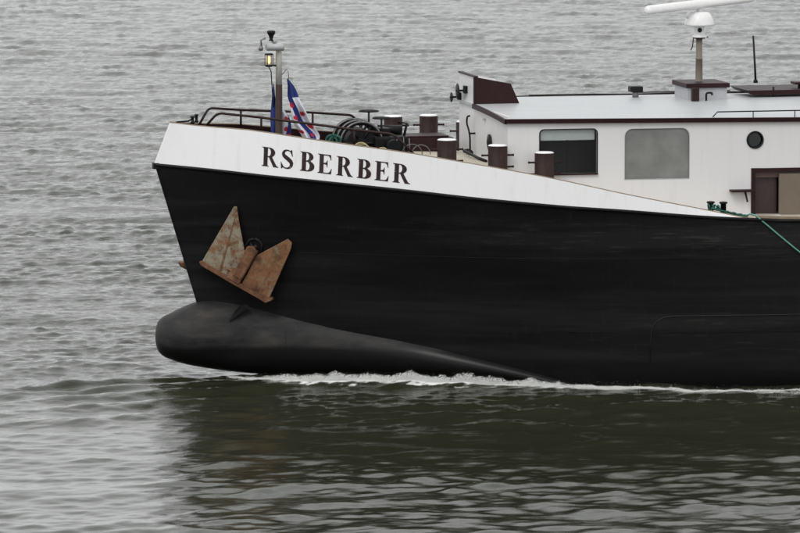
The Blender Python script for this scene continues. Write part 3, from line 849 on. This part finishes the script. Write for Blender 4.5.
o = MB()
for k in range(9): o.torus((3.45+.012*k, -1.49+.02*math.sin(k*2), 4.90+.02*math.cos(k*1.7)), .10+.02*math.cos(k), .016, (math.sin(k)*.3, 1, math.cos(k*1.7)*.3), 16, 6)
o = o.build('rope_coil', M['rope']); tag(o, 'small dark green rope coil hanging inside the bulwark left of the windlass', 'rope')
o = MB()
for k in range(3): o.torus((4.02+.03*k, -1.74, 4.72), .16-.02*k, .016, (0.1*k, 1, .1), 20, 6)
o = o.build('rope_coil', M['yellow']); tag(o, 'straw coloured rope loop showing above the bulwark in front of the windlass', 'rope')
o = MB()
for k in range(3): o.torus((4.42+.03*k, -1.95, 4.66), .13-.02*k, .016, (0.1*k, 1, .3), 20, 6)
o = o.build('rope_coil', M['yellow']); tag(o, 'lower straw coloured rope loop, right of the first and nearer the bollards', 'rope')
# dark box lying by the far bulwark
mb = MB(); mb.box((5.0, 1.0, 4.42), (6.6, 1.9, 4.72), bev=.02); mb.box((5.1, 1.05, 4.721), (6.5, 1.85, 4.76), bev=.01)
ob = mb.build('deck_locker', M['maroon']); tag(ob, 'low dark maroon locker on the fore deck before the deckhouse front', 'locker')
mb = MB(); mb.lathe([(.10, 0), (.10, .03), (.05, .05), (.05, .12), (.09, .15), (.04, .17)], (5.35, -1.7, 4.42), n=16)
ob = mb.build('deck_cleat', M['steel']); tag(ob, 'small steel cleat on deck between windlass and first bollard', 'cleat')

# ------------------------------------------------------------------ signal mast on the bow
ms = empty('signal_mast', (2.63, 0, 4.40))
tag(ms, 'brown and white signal mast on the bow with a lit lantern and a horn', 'mast')
mb = MB(); mb.lathe([(.11, 0), (.11, .03), (.078, .04), (.072, 1.58)], (0, 0, 0), n=20); mb.build('lower_pole', M['polebrown'], ms)
mb = MB(); mb.lathe([(.066, 1.581), (.066, 2.42), (.06, 2.44)], (0, 0, 0), n=20); mb.build('upper_pole', M['polewhite'], ms)
mb = MB(); mb.box((-.30, -.09, 2.32), (.05, -.21+.10+.06, 2.42)); mb.lathe([(.07, 0), (.075, .30), (.078, .36)], (-.28, -.13, 2.37), (1, 0, 0), 16)
mb.lathe([(.02, 0), (.06, .04), (.07, .10)], (-.10, -.02, 2.43), (0, 0, 1), 12)
mb.build('horn', M['grey'], ms)
mb = MB(); mb.tube([(-.38, -.1, 2.33), (-.40, -.1, 2.52), (-.30, -.1, 2.56)], .02, 6); mb.lathe([(.04, 0), (.055, .05), (.03, .10)], (-.40, -.1, 2.30), (0, 0, 1), 12); mb.build('bracket', M['steel'], ms)
mb = MB(); mb.lathe([(.06, 0), (.035, .03), (.05, .10), (.088, .16), (.088, .20), (.06, .215)], (-.17, -.05, 2.50), n=18); mb.build('top_lamp', M['black'], ms)
mb = MB(); mb.lathe([(.09, .0), (.095, .02), (.06, .035)], (-.22, -.06, 2.205), n=18); mb.lathe([(.05, -.02), (.09, 0), (.09, .025)], (-.22, -.06, 1.975), n=18)
for k in range(6): mb.tube([(-.22+.088*math.cos(k*1.047), -.06+.088*math.sin(k*1.047), 1.99), (-.22+.088*math.cos(k*1.047), -.06+.088*math.sin(k*1.047), 2.21)], .006, 4)
mb.tube([(-.13, -.04, 1.985), (0, 0, 1.97)], .018, 6); mb.tube([(-.22, -.06, 1.95), (-.17, -.03, 1.86), (-.12, -.02, 1.1)], .012, 5)
ln = mb.build('lantern', M['black'], ms)
mb = MB(); mb.lathe([(.016, 0), (.03, .04), (.03, .13), (.012, .16)], (-.22, -.065, 2.02), n=14); mb.build('lamp_bulb', M['bulblit'], ln)
mt, nt, p = nodes('lantern_glass')
p.inputs['Base Color'].default_value = (.8, .72, .55, 1); p.inputs['Roughness'].default_value = .1
tr = nt.nodes.new('ShaderNodeBsdfTransparent'); mx = nt.nodes.new('ShaderNodeMixShader'); mx.inputs['Fac'].default_value = .25
nt.links.new(tr.outputs[0], mx.inputs[1]); nt.links.new(p.outputs[0], mx.inputs[2]); nt.links.new(mx.outputs[0], nt.nodes['Material Output'].inputs['Surface'])
mb = MB(); mb.lathe([(.076, .0), (.076, .195)], (-.22, -.06, 2.003), n=20); mb.build('lantern_glass', mt, ln)
mb = MB(); mb.tube([(.06, -.02, 1.78), (.16, -.04, 1.90), (.19, -.05, 1.86), (.20, -.05, 1.70)], .008, 5); mb.build('flag_hook', M['steel'], ms)

# ------------------------------------------------------------------ flags
def heart(u, v, cx, cy, s):
    x, y = (u-cx)/s, (v-cy)/s
    return (x*x+y*y-.5)**3-x*x*y**3*1.4 < 0
def make_flag(name, rowsfn, nu, nv, colfn, label):
    me = bpy.data.meshes.new(name); vs = []; fs = []
    for j in range(nv+1):
        for i in range(nu+1): vs.append(rowsfn(i/nu, j/nv))
    n1 = len(vs)
    off = Vector((0.0, .006, 0))
    vs += [Vector(v)+off for v in vs[:n1]]
    for base in (0, n1):
        for j in range(nv):
            for i in range(nu):
                a = base+j*(nu+1)+i; q = (a, a+1, a+nu+2, a+nu+1)
                fs.append(q if base == 0 else q[::-1])
    for j in range(nv):
        for i in (0, nu):
            a = j*(nu+1)+i; b = a+nu+1; fs.append((a, b, b+n1, a+n1))
    for i in range(nu):
        for j in (0, nv):
            a = j*(nu+1)+i; fs.append((a, a+1, a+1+n1, a+n1))
    me.from_pydata([tuple(v) for v in vs], [], fs)
    ca = me.color_attributes.new('dye', 'FLOAT_COLOR', 'POINT')
    for k in range(len(vs)):
        kk = k % n1
        ca.data[k].color = (*colfn((kk % (nu+1))/nu, (kk//(nu+1))/nv), 1)
    me.materials.append(M['flag'])
    for f in me.polygons: f.use_smooth = True
    o = bpy.data.objects.new(name, me); COL.objects.link(o)
    tag(o, label, 'flag', 'blue and white flags with red leaves by the signal mast')
    return o
BLUE, WHT, RED = (.010, .025, .15), (.66, .66, .72), (.42, .012, .03)
def f1(u, v):
    # v 0 top .. 1 bottom ; cloth hangs down and to the right
    L0 = herm([0, .3, .6, .85, 1], [2.78, 2.81, 2.87, 3.02, 3.13]); R0 = herm([0, .2, .45, .75, .95, 1], [2.81, 2.99, 3.10, 3.31, 3.42, 3.40])
    x = L0(v)*(1-u)+R0(v)*u
    z = 6.10-1.30*v-.10*u*v*0-(.05*(1-u))*v*0
    y = -.10-.15*v+.07*math.sin(u*9+v*3)*min(1, v*3)+.03*math.sin(v*11)+.045*math.sin(u*15-v*5)*min(1, v*2)
    return Vector((x+.012*math.sin(v*16), y, z))
H1 = [(.14, .42, .13), (.22, .62, .12), (.75, .56, .12), (.85, .76, .12), (.10, .84, .10), (.62, .90, .08)]
def c1(u, v):
    for cx, cy, s in H1:
        if ((u-cx)*1.3)**2+((v-cy)*4.0)**2 < (s*2.0)**2*.5 and not (abs(u-cx) < .03 and v < cy-.02): return RED
    w = u-(.10+.0*v)-(v-.35)*.55
    if v < .30: return BLUE
    w = u - (v-.30)*.75
    return BLUE if (0.0 < w < .34 or w < -.48 and w > -.6) else WHT
make_flag('flag', f1, 40, 120, c1, 'blue and white striped flag with red leaves draped to the right of the bow mast')
def f2(u, v):
    L0 = herm([0, .3, .6, 1], [2.55, 2.515, 2.485, 2.50]); R0 = herm([0, .3, .55, 1], [2.55, 2.62, 2.87, 2.93])
    x = L0(v)*(1-u)+R0(v)*u
    return Vector((x, .16+.05*math.sin(u*12+v*4), 5.98-1.22*v))
def c2(u, v):
    for cx, cy in ((.80, .60), (.9, .90), (.72, .78)):
        if ((u-cx)*1.2)**2+((v-cy)*3.0)**2 < .018: return RED
    return WHT if (u > .55 and (u*1.3+v) % .9 > .42) or (v > .92) else BLUE
make_flag('flag', f2, 30, 80, c2, 'blue and white striped flag with red leaves hanging close behind the brown mast')

# ------------------------------------------------------------------ radar mast and whip antenna
rm = empty('radar_mast', (11.92, .8, 5.80))
tag(rm, 'tan pole on the deckhouse roof carrying a long white radar scanner', 'radar')
zb = 5.80
mb = MB(); mb.lathe([(.085, -.12), (.085, .02), (.078, .03), (.072, .52), (.08, .525), (.08, .545), (.070, .55), (.068, .96)], (0, 0, 0), n=20); mb.build('pole', M['poleolive'], rm)
mb = MB(); mb.box((-.10, -.10, .962), (.10, .10, .985)); mb.tube([(-.14, -.05, 1.0), (-.16, -.05, .80), (-.20, -.06, .72)], .012, 5); mb.tube([(.05, 0, .99), (.20, 0, .99)], .012, 5); mb.build('bracket', M['brown'], rm)
mb = MB(); mb.lathe([(.16, .99), (.155, 1.02), (.115, 1.05), (.10, 1.10), (.105, 1.20), (.13, 1.235)], (0, 0, 0), n=28); mb.build('radar_foot', M['radar'], rm)
mb = MB(); mb.lathe([(.01, 0), (.045, .0), (.05, .015), (.01, .02)], (-.02, -.105, 1.15), (0, -1, 0), 14); mb.build('cap', M['black'], rm)
mb = MB(); mb.lathe([(.28, 1.237), (.32, 1.25), (.32, 1.28), (.29, 1.38), (.25, 1.48), (.19, 1.53), (.02, 1.54)], (0, 0, 0), n=36); mb.lathe([(.13, 1.40), (.12, 1.50), (.08, 1.54), (.01, 1.55)], (-.16, -.02, 0), n=20); mb.build('radar_housing', M['radar'], rm)
# scanner bar : long rounded beam, slightly tilted in the picture because it is turned away from the viewer
mb = MB()
ang = math.radians(30); ax = Vector((math.cos(ang), math.sin(ang), 0)); ay = Vector((-ax.y, ax.x, 0))
rows = []
Ls = [-1.60, -1.58, -1.52, -1.3, -.6, 0, .6, 1.3, 1.52, 1.58, 1.60]
for l in Ls:
    k = .35 if abs(l) > 1.595 else (.75 if abs(l) > 1.57 else 1)
    prof = [(-.10, .0), (-.11, .05), (-.09, .10), (-.04, .135), (.04, .135), (.09, .10), (.10, .04), (.08, -.0), (0, -.015)]
    rows.append([ax*l+ay*(a*k)+Vector((0, 0, 1.64+.06+(b-.06)*k*1.25+l*.045)) for a, b in prof])
R = mb.grid(rows, closed=True); mb.bm.faces.new(R[0]); mb.bm.faces.new(list(reversed(R[-1])))
mb.lathe([(.07, 1.53), (.06, 1.65)], (0, 0, 0), n=16)
mb.build('scanner', M['radar'], rm)
wa = empty('whip_antenna', (13.1, .75, 5.82))
tag(wa, 'thin dark whip antenna standing on the maroon roof platform', 'antenna')
mb = MB(); mb.tube([(.06, 0, 0), (.045, 0, .3), (.0, 0, .99)], .02, 8, radii=[.026, .024, .02]); mb.build('rod', M['black'], wa)
mb = MB(); mb.lathe([(.05, -.02), (.05, .03), (.03, .05)], (.06, 0, 0), n=12); mb.build('foot', M['black'], wa)

# ------------------------------------------------------------------ anchors (near side full view, its twin on the far side)
def make_anchor(side, label):
    PXM = 1/48
    a = math.radians(22)
    c0 = hull_at(1.69, 1.90, side, .02)
    if side > 0: c0 = c0+Vector((-.28, .17, -.10))
    X = Vector((math.cos(a), side*math.sin(a), 0))
    N = Vector((-math.sin(a), side*math.cos(a), 0))
    U = (Vector((0, 0, 1))+N*.12).normalized(); 
    r = empty('anchor', c0); tag(r, label, 'anchor', 'rusty bow anchors')
    P = lambda pts: [(x*PXM, y*PXM) for x, y in pts]
    tip = lambda b, k: (lambda x, y: b + k*max(0, (x*.5+y*.86)))
    for poly in ([(-35.5, 19.4), (0, 78), (3, 78), (5, 60), (9.6, 32), (6, 14), (0, -1)], [(4, -3), (12, 10), (21, 28), (54, 46), (58, 42), (57, 36), (32, -18)]):
        mb = MB()
        mb.prism(P(poly), (0, 0, 0), X, U, N, tip(.16, .05), tip(.225, .02), bev=.008)
        mb.build('fluke', M['rustpale'] if poly[0][0] < 0 else M['rust'], r)
    # stiffening ribs on flukes
    for a0, a1 in (((-16, 12), (2, 70)), ((21, -7), (53, 40))):
        mb = MB(); d = Vector((a1[0]-a0[0], a1[1]-a0[1], 0)).normalized(); n = (-d.y*1.2, d.x*1.2)
        mb.prism(P([(a0[0]+n[0], a0[1]+n[1]), (a0[0]-n[0], a0[1]-n[1]), (a1[0]-n[0]*.3, a1[1]-n[1]*.3), (a1[0]+n[0]*.3, a1[1]+n[1]*.3)]), (0, 0, 0), X, U, N, .20, (lambda x, y: .238+.01*(y)))
        mb.build('fluke_rib', M['rust'], r)
    mb = MB()   # crown: long palm bar standing out from the hull
    mb.prism(P([(-37, 21), (-35, 17), (-5, 0), (30, -20), (37, -17), (36, -14), (31, -16), (0, 2), (-34, 22)]), (0, 0, 0), X, U, N, .10, .29, bev=.01)
    mb.build('crown', M['rustbar'], r)
    mb = MB()
    mb.prism(P([(-9, 5), (3, -2), (9, 9), (-3, 16)]), (0, 0, 0), X, U, N, .18, .31, bev=.015)
    mb.prism(P([(-3, 8), (6, 3), (23, 32), (20, 38), (13, 38)]), (0, 0, 0), X, U, N, .14, .33, bev=.02)
    mb.build('shank', M['rustbar'], r)
    mb = MB()
    o1 = X*(-3*PXM)+U*(12*PXM)+N*.27
    mb.tube([o1-X*.11-U*(-.06), o1+X*.11+U*(-.06)], .03, 10); mb.build('crown_pin', M['rustbar'], r)
    mb = MB(); mb.torus(X*(19*PXM)+U*(38*PXM)+N*.20, .09, .025, (X*.6+U*.7).normalized(), 20, 8); mb.build('shackle', M['black'], r)
    return r
make_anchor(-1, 'rusty twin fluke anchor hanging below the hawse pipe on the near side of the bow')
make_anchor(1, 'far-side anchor of which only a rusty fluke tip shows past the stem')

# ------------------------------------------------------------------ mooring rope
mb = MB()
rp = []
for k in range(60):
    t = k/59; rp.append(Vector((10.95+.75*t+.06*math.sin(k*1.9), -3.78-.08*math.cos(k*1.3)-.05*t, zt(10.95+.75*t)+.035-.01*t+.035*abs(math.sin(k*.9))*(1-t*.6))))
mb.tube(rp, .018, 6)
for k in range(4): mb.torus((10.93+.07*k, -3.74, 3.60-.01*k), .05, .018, (1, .3*math.sin(k), .2), 16, 6)
mb.build('rope_pile', M['rope'], None)
ropeo = bpy.data.objects['rope_pile']; ropeo.name = 'mooring_rope'
tag(ropeo, 'green mooring rope heaped on the gunwale with one end led down the side', 'rope')
mb = MB()
a = Vector((11.85, -4.02, 3.43)); b = hull_at(15.2, 1.15, -1, .08)
mb.tube([rp[-1], Vector((11.75, -3.95, 3.45)), a]+[a.lerp(b, t)-Vector((0, 0, .18*math.sin(math.pi*t))) for t in np.linspace(.05, 1, 20)], .017, 6)
mb.build('rope_end', M['paleline'], ropeo)
mb = MB(); mb.lathe([(.10, 0), (.07, .03), (.05, .10), (.09, .15), (.09, .17)], hull_at(15.2, 1.15, -1, .0), (0, -1, 0), 16)
mb.build('side_bitt', M['black'], barge)
for xx in (10.98, 11.25):
    mb = MB(); mb.lathe([(.06, -.1), (.06, .14), (.085, .15), (.085, .18), (.03, .19)], (xx, -3.7, 3.52-.05*(xx-10.98)), n=16)
    mb.build('bitt', M['black'], barge)

# ------------------------------------------------------------------ water
def spectrum(L, N, lmin, lmax, slope_rms, ang, spread, seed, p=3.6):
    rng = np.random.default_rng(seed)
    k1 = np.fft.fftfreq(N, d=L/N)*2*np.pi
    kx, ky = np.meshgrid(k1, k1)
    k = np.hypot(kx, ky); k[0, 0] = 1
    lam = 2*np.pi/k
    A = k**(-p/2)*np.exp(-(lam/lmax)**2)*np.exp(-(lmin/lam)**4)
    c = (kx*math.cos(ang)+ky*math.sin(ang))/k
    A *= (abs(c)**spread)+.06
    A[0, 0] = 0
    ph = rng.normal(size=(N, N))+1j*rng.normal(size=(N, N))
    H = np.fft.ifft2(A*ph).real
    gx = np.gradient(H, L/N, axis=1); gy = np.gradient(H, L/N, axis=0)
    s = math.sqrt((gx**2+gy**2).mean())
    return H*(slope_rms/s)
def sample(H, L, x, y):
    N = H.shape[0]
    fx = (x/L*N) % N; fy = (y/L*N) % N
    i = fx.astype(int); j = fy.astype(int); a = fx-i; b = fy-j; i %= N; j %= N
    i1 = (i+1) % N; j1 = (j+1) % N
    return H[j, i]*(1-a)*(1-b)+H[j, i1]*a*(1-b)+H[j1, i]*(1-a)*b+H[j1, i1]*a*b
WIND = math.radians(80)
HA = spectrum(71.3, 512, 1.2, 4.5, .062, WIND-.1, 2, 1)
HB = spectrum(37.7, 1024, .20, 1.0, .165, WIND+.30, 1.2, 2, 3.1)
HB = HB+.08*HB**2/HB.std()          # peaked crests, rounder troughs
HD = spectrum(43.3, 512, .5, 2.6, .058, WIND+.15, .5, 5, 2.7)
HD = HD+.10*HD**2/HD.std()
HC = spectrum(29.1, 256, 3, 12, 1, 1.0, 1, 3, 3.0); HC /= HC.std()
# the wash line along the side (x, y) and its strength
FP = np.array([[.9, -.55, .1], [1.6, -.9, .45], [2.2, -1.6, .65], [2.75, -2.0, 1.0], [3.8, -2.25, 1.0], [4.7, -2.55, .95], [5.67, -2.9, 1], [7.05, -3.45, .9], [7.7, -4.0, .75], [8.6, -4.15, .6], [9.47, -4.15, .5],
               [10.34, -4.95, .42], [11.2, -5.1, .40], [12.38, -5.3, .34], [14, -5.6, .3], [18, -6.2, .3]])
def path_dist(x, y):
    best = np.full(x.shape, 1e9); st = np.zeros(x.shape); sg = np.zeros(x.shape)
    for p, q in zip(FP, FP[1:]):
        d = q[:2]-p[:2]; L2 = d@d
        t = np.clip(((x-p[0])*d[0]+(y-p[1])*d[1])/L2, 0, 1)
        cx = p[0]+t*d[0]; cy = p[1]+t*d[1]
        r = np.hypot(x-cx, y-cy)
        mk = r < best
        best = np.where(mk, r, best); st = np.where(mk, p[2]+t*(q[2]-p[2]), st)
        sg = np.where(mk, np.sign(y-cy), sg)
    return best, st, sg
# river frame: rows run roughly with the stream
RX = np.array([math.cos(PSI), -math.sin(PSI)]); RF = np.array([math.sin(PSI), math.cos(PSI)])
O2 = np.array([CAM.x, CAM.y])
def water_height(x, y):
    patch = sample(HC, 29.1, x*.6+5, y*.6)                      # gusty and slack patches
    dd = (x-O2[0])*RF[0]+(y-O2[1])*RF[1]
    calm = 1/(1+np.exp(-(dd-119)/4))                           # shelter in front of the ship's side
    amp = (.30+.70*calm)*(1+.16*patch)
    h = sample(HA, 71.3, x, y)*(.6+.4*calm)+sample(HD, 43.3, x, y)*(1-.55*calm)*(1+.2*patch)+sample(HB, 37.7, x*(1), y)*amp
    near = (np.hypot(x-6, y) < 40)
    r, s, sg = path_dist(x, y)
    rag = sample(HB, 37.7, x*2.3+3, y*2.3)
    h = h+np.where(near, s*.075*np.exp(-(r/.35)**2)*(1+2.5*rag)+s*.04*np.exp(-(r/.9)**2), 0)
    # diverging waves thrown off by the bow
    for off, amp2, wid in ((-.3, .13, .22), (.5, .09, .22), (1.5, .11, .30), (2.9, .09, .38), (4.6, .07, .5)):
        # crest line from the bow going forward-left in the picture
        lx = -(x-1.0)+off*.2; ly = -(y+0.9)-off
        d = ly*math.cos(.42)-lx*math.sin(.42)*.55
        al = lx*math.cos(.42)+ly*math.sin(.42)
        h = h+amp2*np.exp(-(d/wid)**2)*np.exp(-((al-2.2)/2.6)**2)*(1+2.5*sample(HD, 43.3, x+7, y+3)/.06*.25)*(np.where(al > -.5, 1, 0))
    return h+WZ
def build_water():
    W = 36.0; n1 = 620
    depths = [84.0]
    while depths[-1] < 330: 
        d = depths[-1]; depths.append(d+(.085 if d < 135 else .085+(d-135)*.0022))
    depths = np.array(depths); lat = np.linspace(-W/2-2, W/2+2, n1)
    Lg, Dg = np.meshgrid(lat, depths)
    sc_ = np.maximum(1, Dg/165)
    Lg = Lg*sc_
    x = O2[0]+RX[0]*Lg+RF[0]*Dg; y = O2[1]+RX[1]*Lg+RF[1]*Dg
    h = water_height(x, y)
    edge = np.minimum(np.minimum(np.arange(n1)[None, :], n1-1-np.arange(n1)[None, :])/12, np.minimum(np.arange(len(depths))[:, None], len(depths)-1-np.arange(len(depths))[:, None])/12)
    edge = np.clip(edge, 0, 1)
    h = WZ+(h-WZ)*edge
    r, s, sg = path_dist(x, y)
    outer_side = (sg < 0)
    rag = sample(HB, 37.7, x*1.7+9, y*1.7)/HB.std()
    foam = s*np.exp(-(r/(.22+.10*np.clip(rag, -1, 2)))**2)
    trail = s*.20*np.exp(-(r/1.3)**2)*np.clip(sample(HC, 29.1, x*2.2, y*6)*.6+rag*.3, 0, 1)
    foam = np.clip(foam+trail, 0, 1)
    nr, nc = x.shape
    co = np.stack([x, y, h], -1).reshape(-1, 3)
    # outer flat river sheet joined on as a skirt
    idx = np.arange(nr*nc).reshape(nr, nc)
    q = np.stack([idx[:-1, :-1], idx[:-1, 1:], idx[1:, 1:], idx[1:, :-1]], -1).reshape(-1, 4)
    loop = np.concatenate([idx[0, :], idx[1:, -1], idx[-1, -2::-1], idx[-2:0:-1, 0]])
    cen = np.array([O2[0]+RF[0]*150, O2[1]+RF[1]*150])
    ring = co[loop]; skirt = ring.copy()
    dirv = ring[:, :2]-cen; dirv /= np.linalg.norm(dirv, axis=1)[:, None]
    base = len(co); allco = [co]; rings = [loop]
    for R_ in (420, 1200, 4000, 12000):
        sk = np.concatenate([cen+dirv*R_, np.full((len(loop), 1), WZ)], 1); allco.append(sk)
        rings.append(base+np.arange(len(loop))); base += len(loop)
    qs = [q]
    for a, b in zip(rings, rings[1:]):
        qs.append(np.stack([a, b, np.roll(b, -1), np.roll(a, -1)], -1))
    co = np.concatenate(allco); q = np.concatenate(qs)
    me = bpy.data.meshes.new('river_water')
    me.vertices.add(len(co)); me.vertices.foreach_set('co', co.astype(np.float32).ravel())
    me.loops.add(len(q)*4); me.loops.foreach_set('vertex_index', q.astype(np.int32).ravel())
    me.polygons.add(len(q)); me.polygons.foreach_set('loop_start', np.arange(0, len(q)*4, 4, dtype=np.int32))
    me.polygons.foreach_set('use_smooth', np.ones(len(q), bool))
    me.update(calc_edges=True)
    at = me.attributes.new('foam', 'FLOAT', 'POINT')
    fv = np.zeros(len(co), np.float32); fv[:foam.size] = foam.ravel(); at.data.foreach_set('value', fv)
    at2 = me.attributes.new('ripple', 'FLOAT', 'POINT')
    rv = np.ones(len(co), np.float32); rv[:foam.size] = (.20+.80/(1+np.exp(-(Dg-119)/4))).ravel(); at2.data.foreach_set('value', rv)
    o = bpy.data.objects.new('river_water', me); COL.objects.link(o)
    return o
def water_material():
    mt, nt, p = nodes('river_water')
    p.inputs['Base Color'].default_value = (0.021, 0.0235, 0.0125, 1)
    p.inputs['Roughness'].default_value = 0.04
    p.inputs['IOR'].default_value = 1.333
    tc = nt.nodes.new('ShaderNodeTexCoord')
    def nz(scale, vec, detail, rough=.55, rot=0.2):
        mp = nt.nodes.new('ShaderNodeMapping'); mp.inputs['Scale'].default_value = vec; mp.inputs['Rotation'].default_value = (0, 0, rot)
        n = nt.nodes.new('ShaderNodeTexNoise'); n.inputs['Scale'].default_value = scale; n.inputs['Detail'].default_value = detail; n.inputs['Roughness'].default_value = rough
        nt.links.new(tc.outputs['Object'], mp.inputs['Vector']); nt.links.new(mp.outputs['Vector'], n.inputs['Vector'])
        return n.outputs['Fac']
    h1 = nz(3.6, (1, 1.35, 1), 6, .62)
    b = nt.nodes.new('ShaderNodeBump'); b.inputs['Distance'].default_value = 0.042
    ar = nt.nodes.new('ShaderNodeAttribute'); ar.attribute_name = 'ripple'; nt.links.new(ar.outputs['Fac'], b.inputs['Strength'])
    nt.links.new(h1, b.inputs['Height']); nt.links.new(b.outputs['Normal'], p.inputs['Normal'])
    # foam
    at = nt.nodes.new('ShaderNodeAttribute'); at.attribute_name = 'foam'
    fn = nz(14, (.8, 1.4, 1), 8, .78)
    ad = nt.nodes.new('ShaderNodeMath'); ad.operation = 'ADD'; nt.links.new(at.outputs['Fac'], ad.inputs[0]); nt.links.new(fn, ad.inputs[1])
    mr = nt.nodes.new('ShaderNodeMapRange'); mr.inputs['From Min'].default_value = .88; mr.inputs['From Max'].default_value = 1.30
    nt.links.new(ad.outputs[0], mr.inputs['Value'])
    fm = nt.nodes.new('ShaderNodeBsdfDiffuse'); fm.inputs['Color'].default_value = (.80, .81, .79, 1)
    mx = nt.nodes.new('ShaderNodeMixShader')
    nt.links.new(mr.outputs['Result'], mx.inputs['Fac']); nt.links.new(p.outputs[0], mx.inputs[1]); nt.links.new(fm.outputs[0], mx.inputs[2])
    nt.links.new(mx.outputs[0], nt.nodes['Material Output'].inputs['Surface'])
    return mt
water = build_water()
water.data.materials.append(water_material())
tag(water, kind='structure')

# froth: thousands of tiny lumps of foam and spray along the wash line
def build_froth():
    bv = np.array([(1, 0, 0), (-1, 0, 0), (0, 1, 0), (0, -1, 0), (0, 0, 1), (0, 0, -1)], float)
    bf = np.array([(0, 2, 4), (2, 1, 4), (1, 3, 4), (3, 0, 4), (2, 0, 5), (1, 2, 5), (3, 1, 5), (0, 3, 5)])
    seg = FP[1:, :2]-FP[:-1, :2]; ln = np.hypot(seg[:, 0], seg[:, 1]); cum = np.concatenate([[0], np.cumsum(ln)])
    n = 130000
    s = RNG.uniform(.6, cum[-1]-3.5, n)
    fx = np.interp(s, cum, FP[:, 0]); fy = np.interp(s, cum, FP[:, 1]); st = np.interp(s, cum, FP[:, 2])
    clump = (.6*np.sin(s*1.3)+.8*np.sin(s*4.3+1)+np.sin(s*9.7+2+np.sin(s*2.3))*.8+np.sin(s*23+.5+2*np.sin(s*3.1))*.6)
    keep = RNG.uniform(0, 1, n) < st*(.8+.22*clump)
    fx, fy, st, clump = fx[keep], fy[keep], st[keep], clump[keep]
    n = len(fx)
    off = RNG.normal(0, .20, n)*np.where(RNG.uniform(0, 1, n) < .85, 1, 1.5)
    off = np.where(off < -.12, -off, off)
    x = fx+RNG.normal(0, .03, n); y = fy+off
    hgt = st*np.exp(-(off/.22)**2)*(.145+.035*np.clip(clump, -1, 2))*(.25+.75*st)
    z = water_height(x, y)+RNG.uniform(0, 1, n)**2.2*hgt
    r = RNG.uniform(.0025, .0075, n)*(.6+.5*st)
    drop = RNG.uniform(0, 1, n) < .02
    z = np.where(drop, z+RNG.uniform(.0, .12, n), z); r = np.where(drop, r*.45, r)
    V = (bv[None]*r[:, None, None]*np.array([1.5, 1.2, .8])+np.stack([x, y, z], -1)[:, None]).reshape(-1, 3)
    Fc = (bf[None]+(np.arange(n)*len(bv))[:, None, None]).reshape(-1, 3)
    me = bpy.data.meshes.new('wash_foam')
    me.vertices.add(len(V)); me.vertices.foreach_set('co', V.astype(np.float32).ravel())
    me.loops.add(len(Fc)*3); me.loops.foreach_set('vertex_index', Fc.astype(np.int32).ravel())
    me.polygons.add(len(Fc)); me.polygons.foreach_set('loop_start', np.arange(0, len(Fc)*3, 3, dtype=np.int32))
    me.polygons.foreach_set('use_smooth', np.ones(len(Fc), bool)); me.update(calc_edges=True)
    mt, nt, p = nodes('foam_white'); p.inputs['Base Color'].default_value = (.84, .85, .83, 1); p.inputs['Roughness'].default_value = .6
    me.materials.append(mt)
    o = bpy.data.objects.new('wash_foam', me); COL.objects.link(o)
    tag(o, 'line of white foam and spray along the waterline of the black hull', 'foam', kind='stuff')
build_froth()
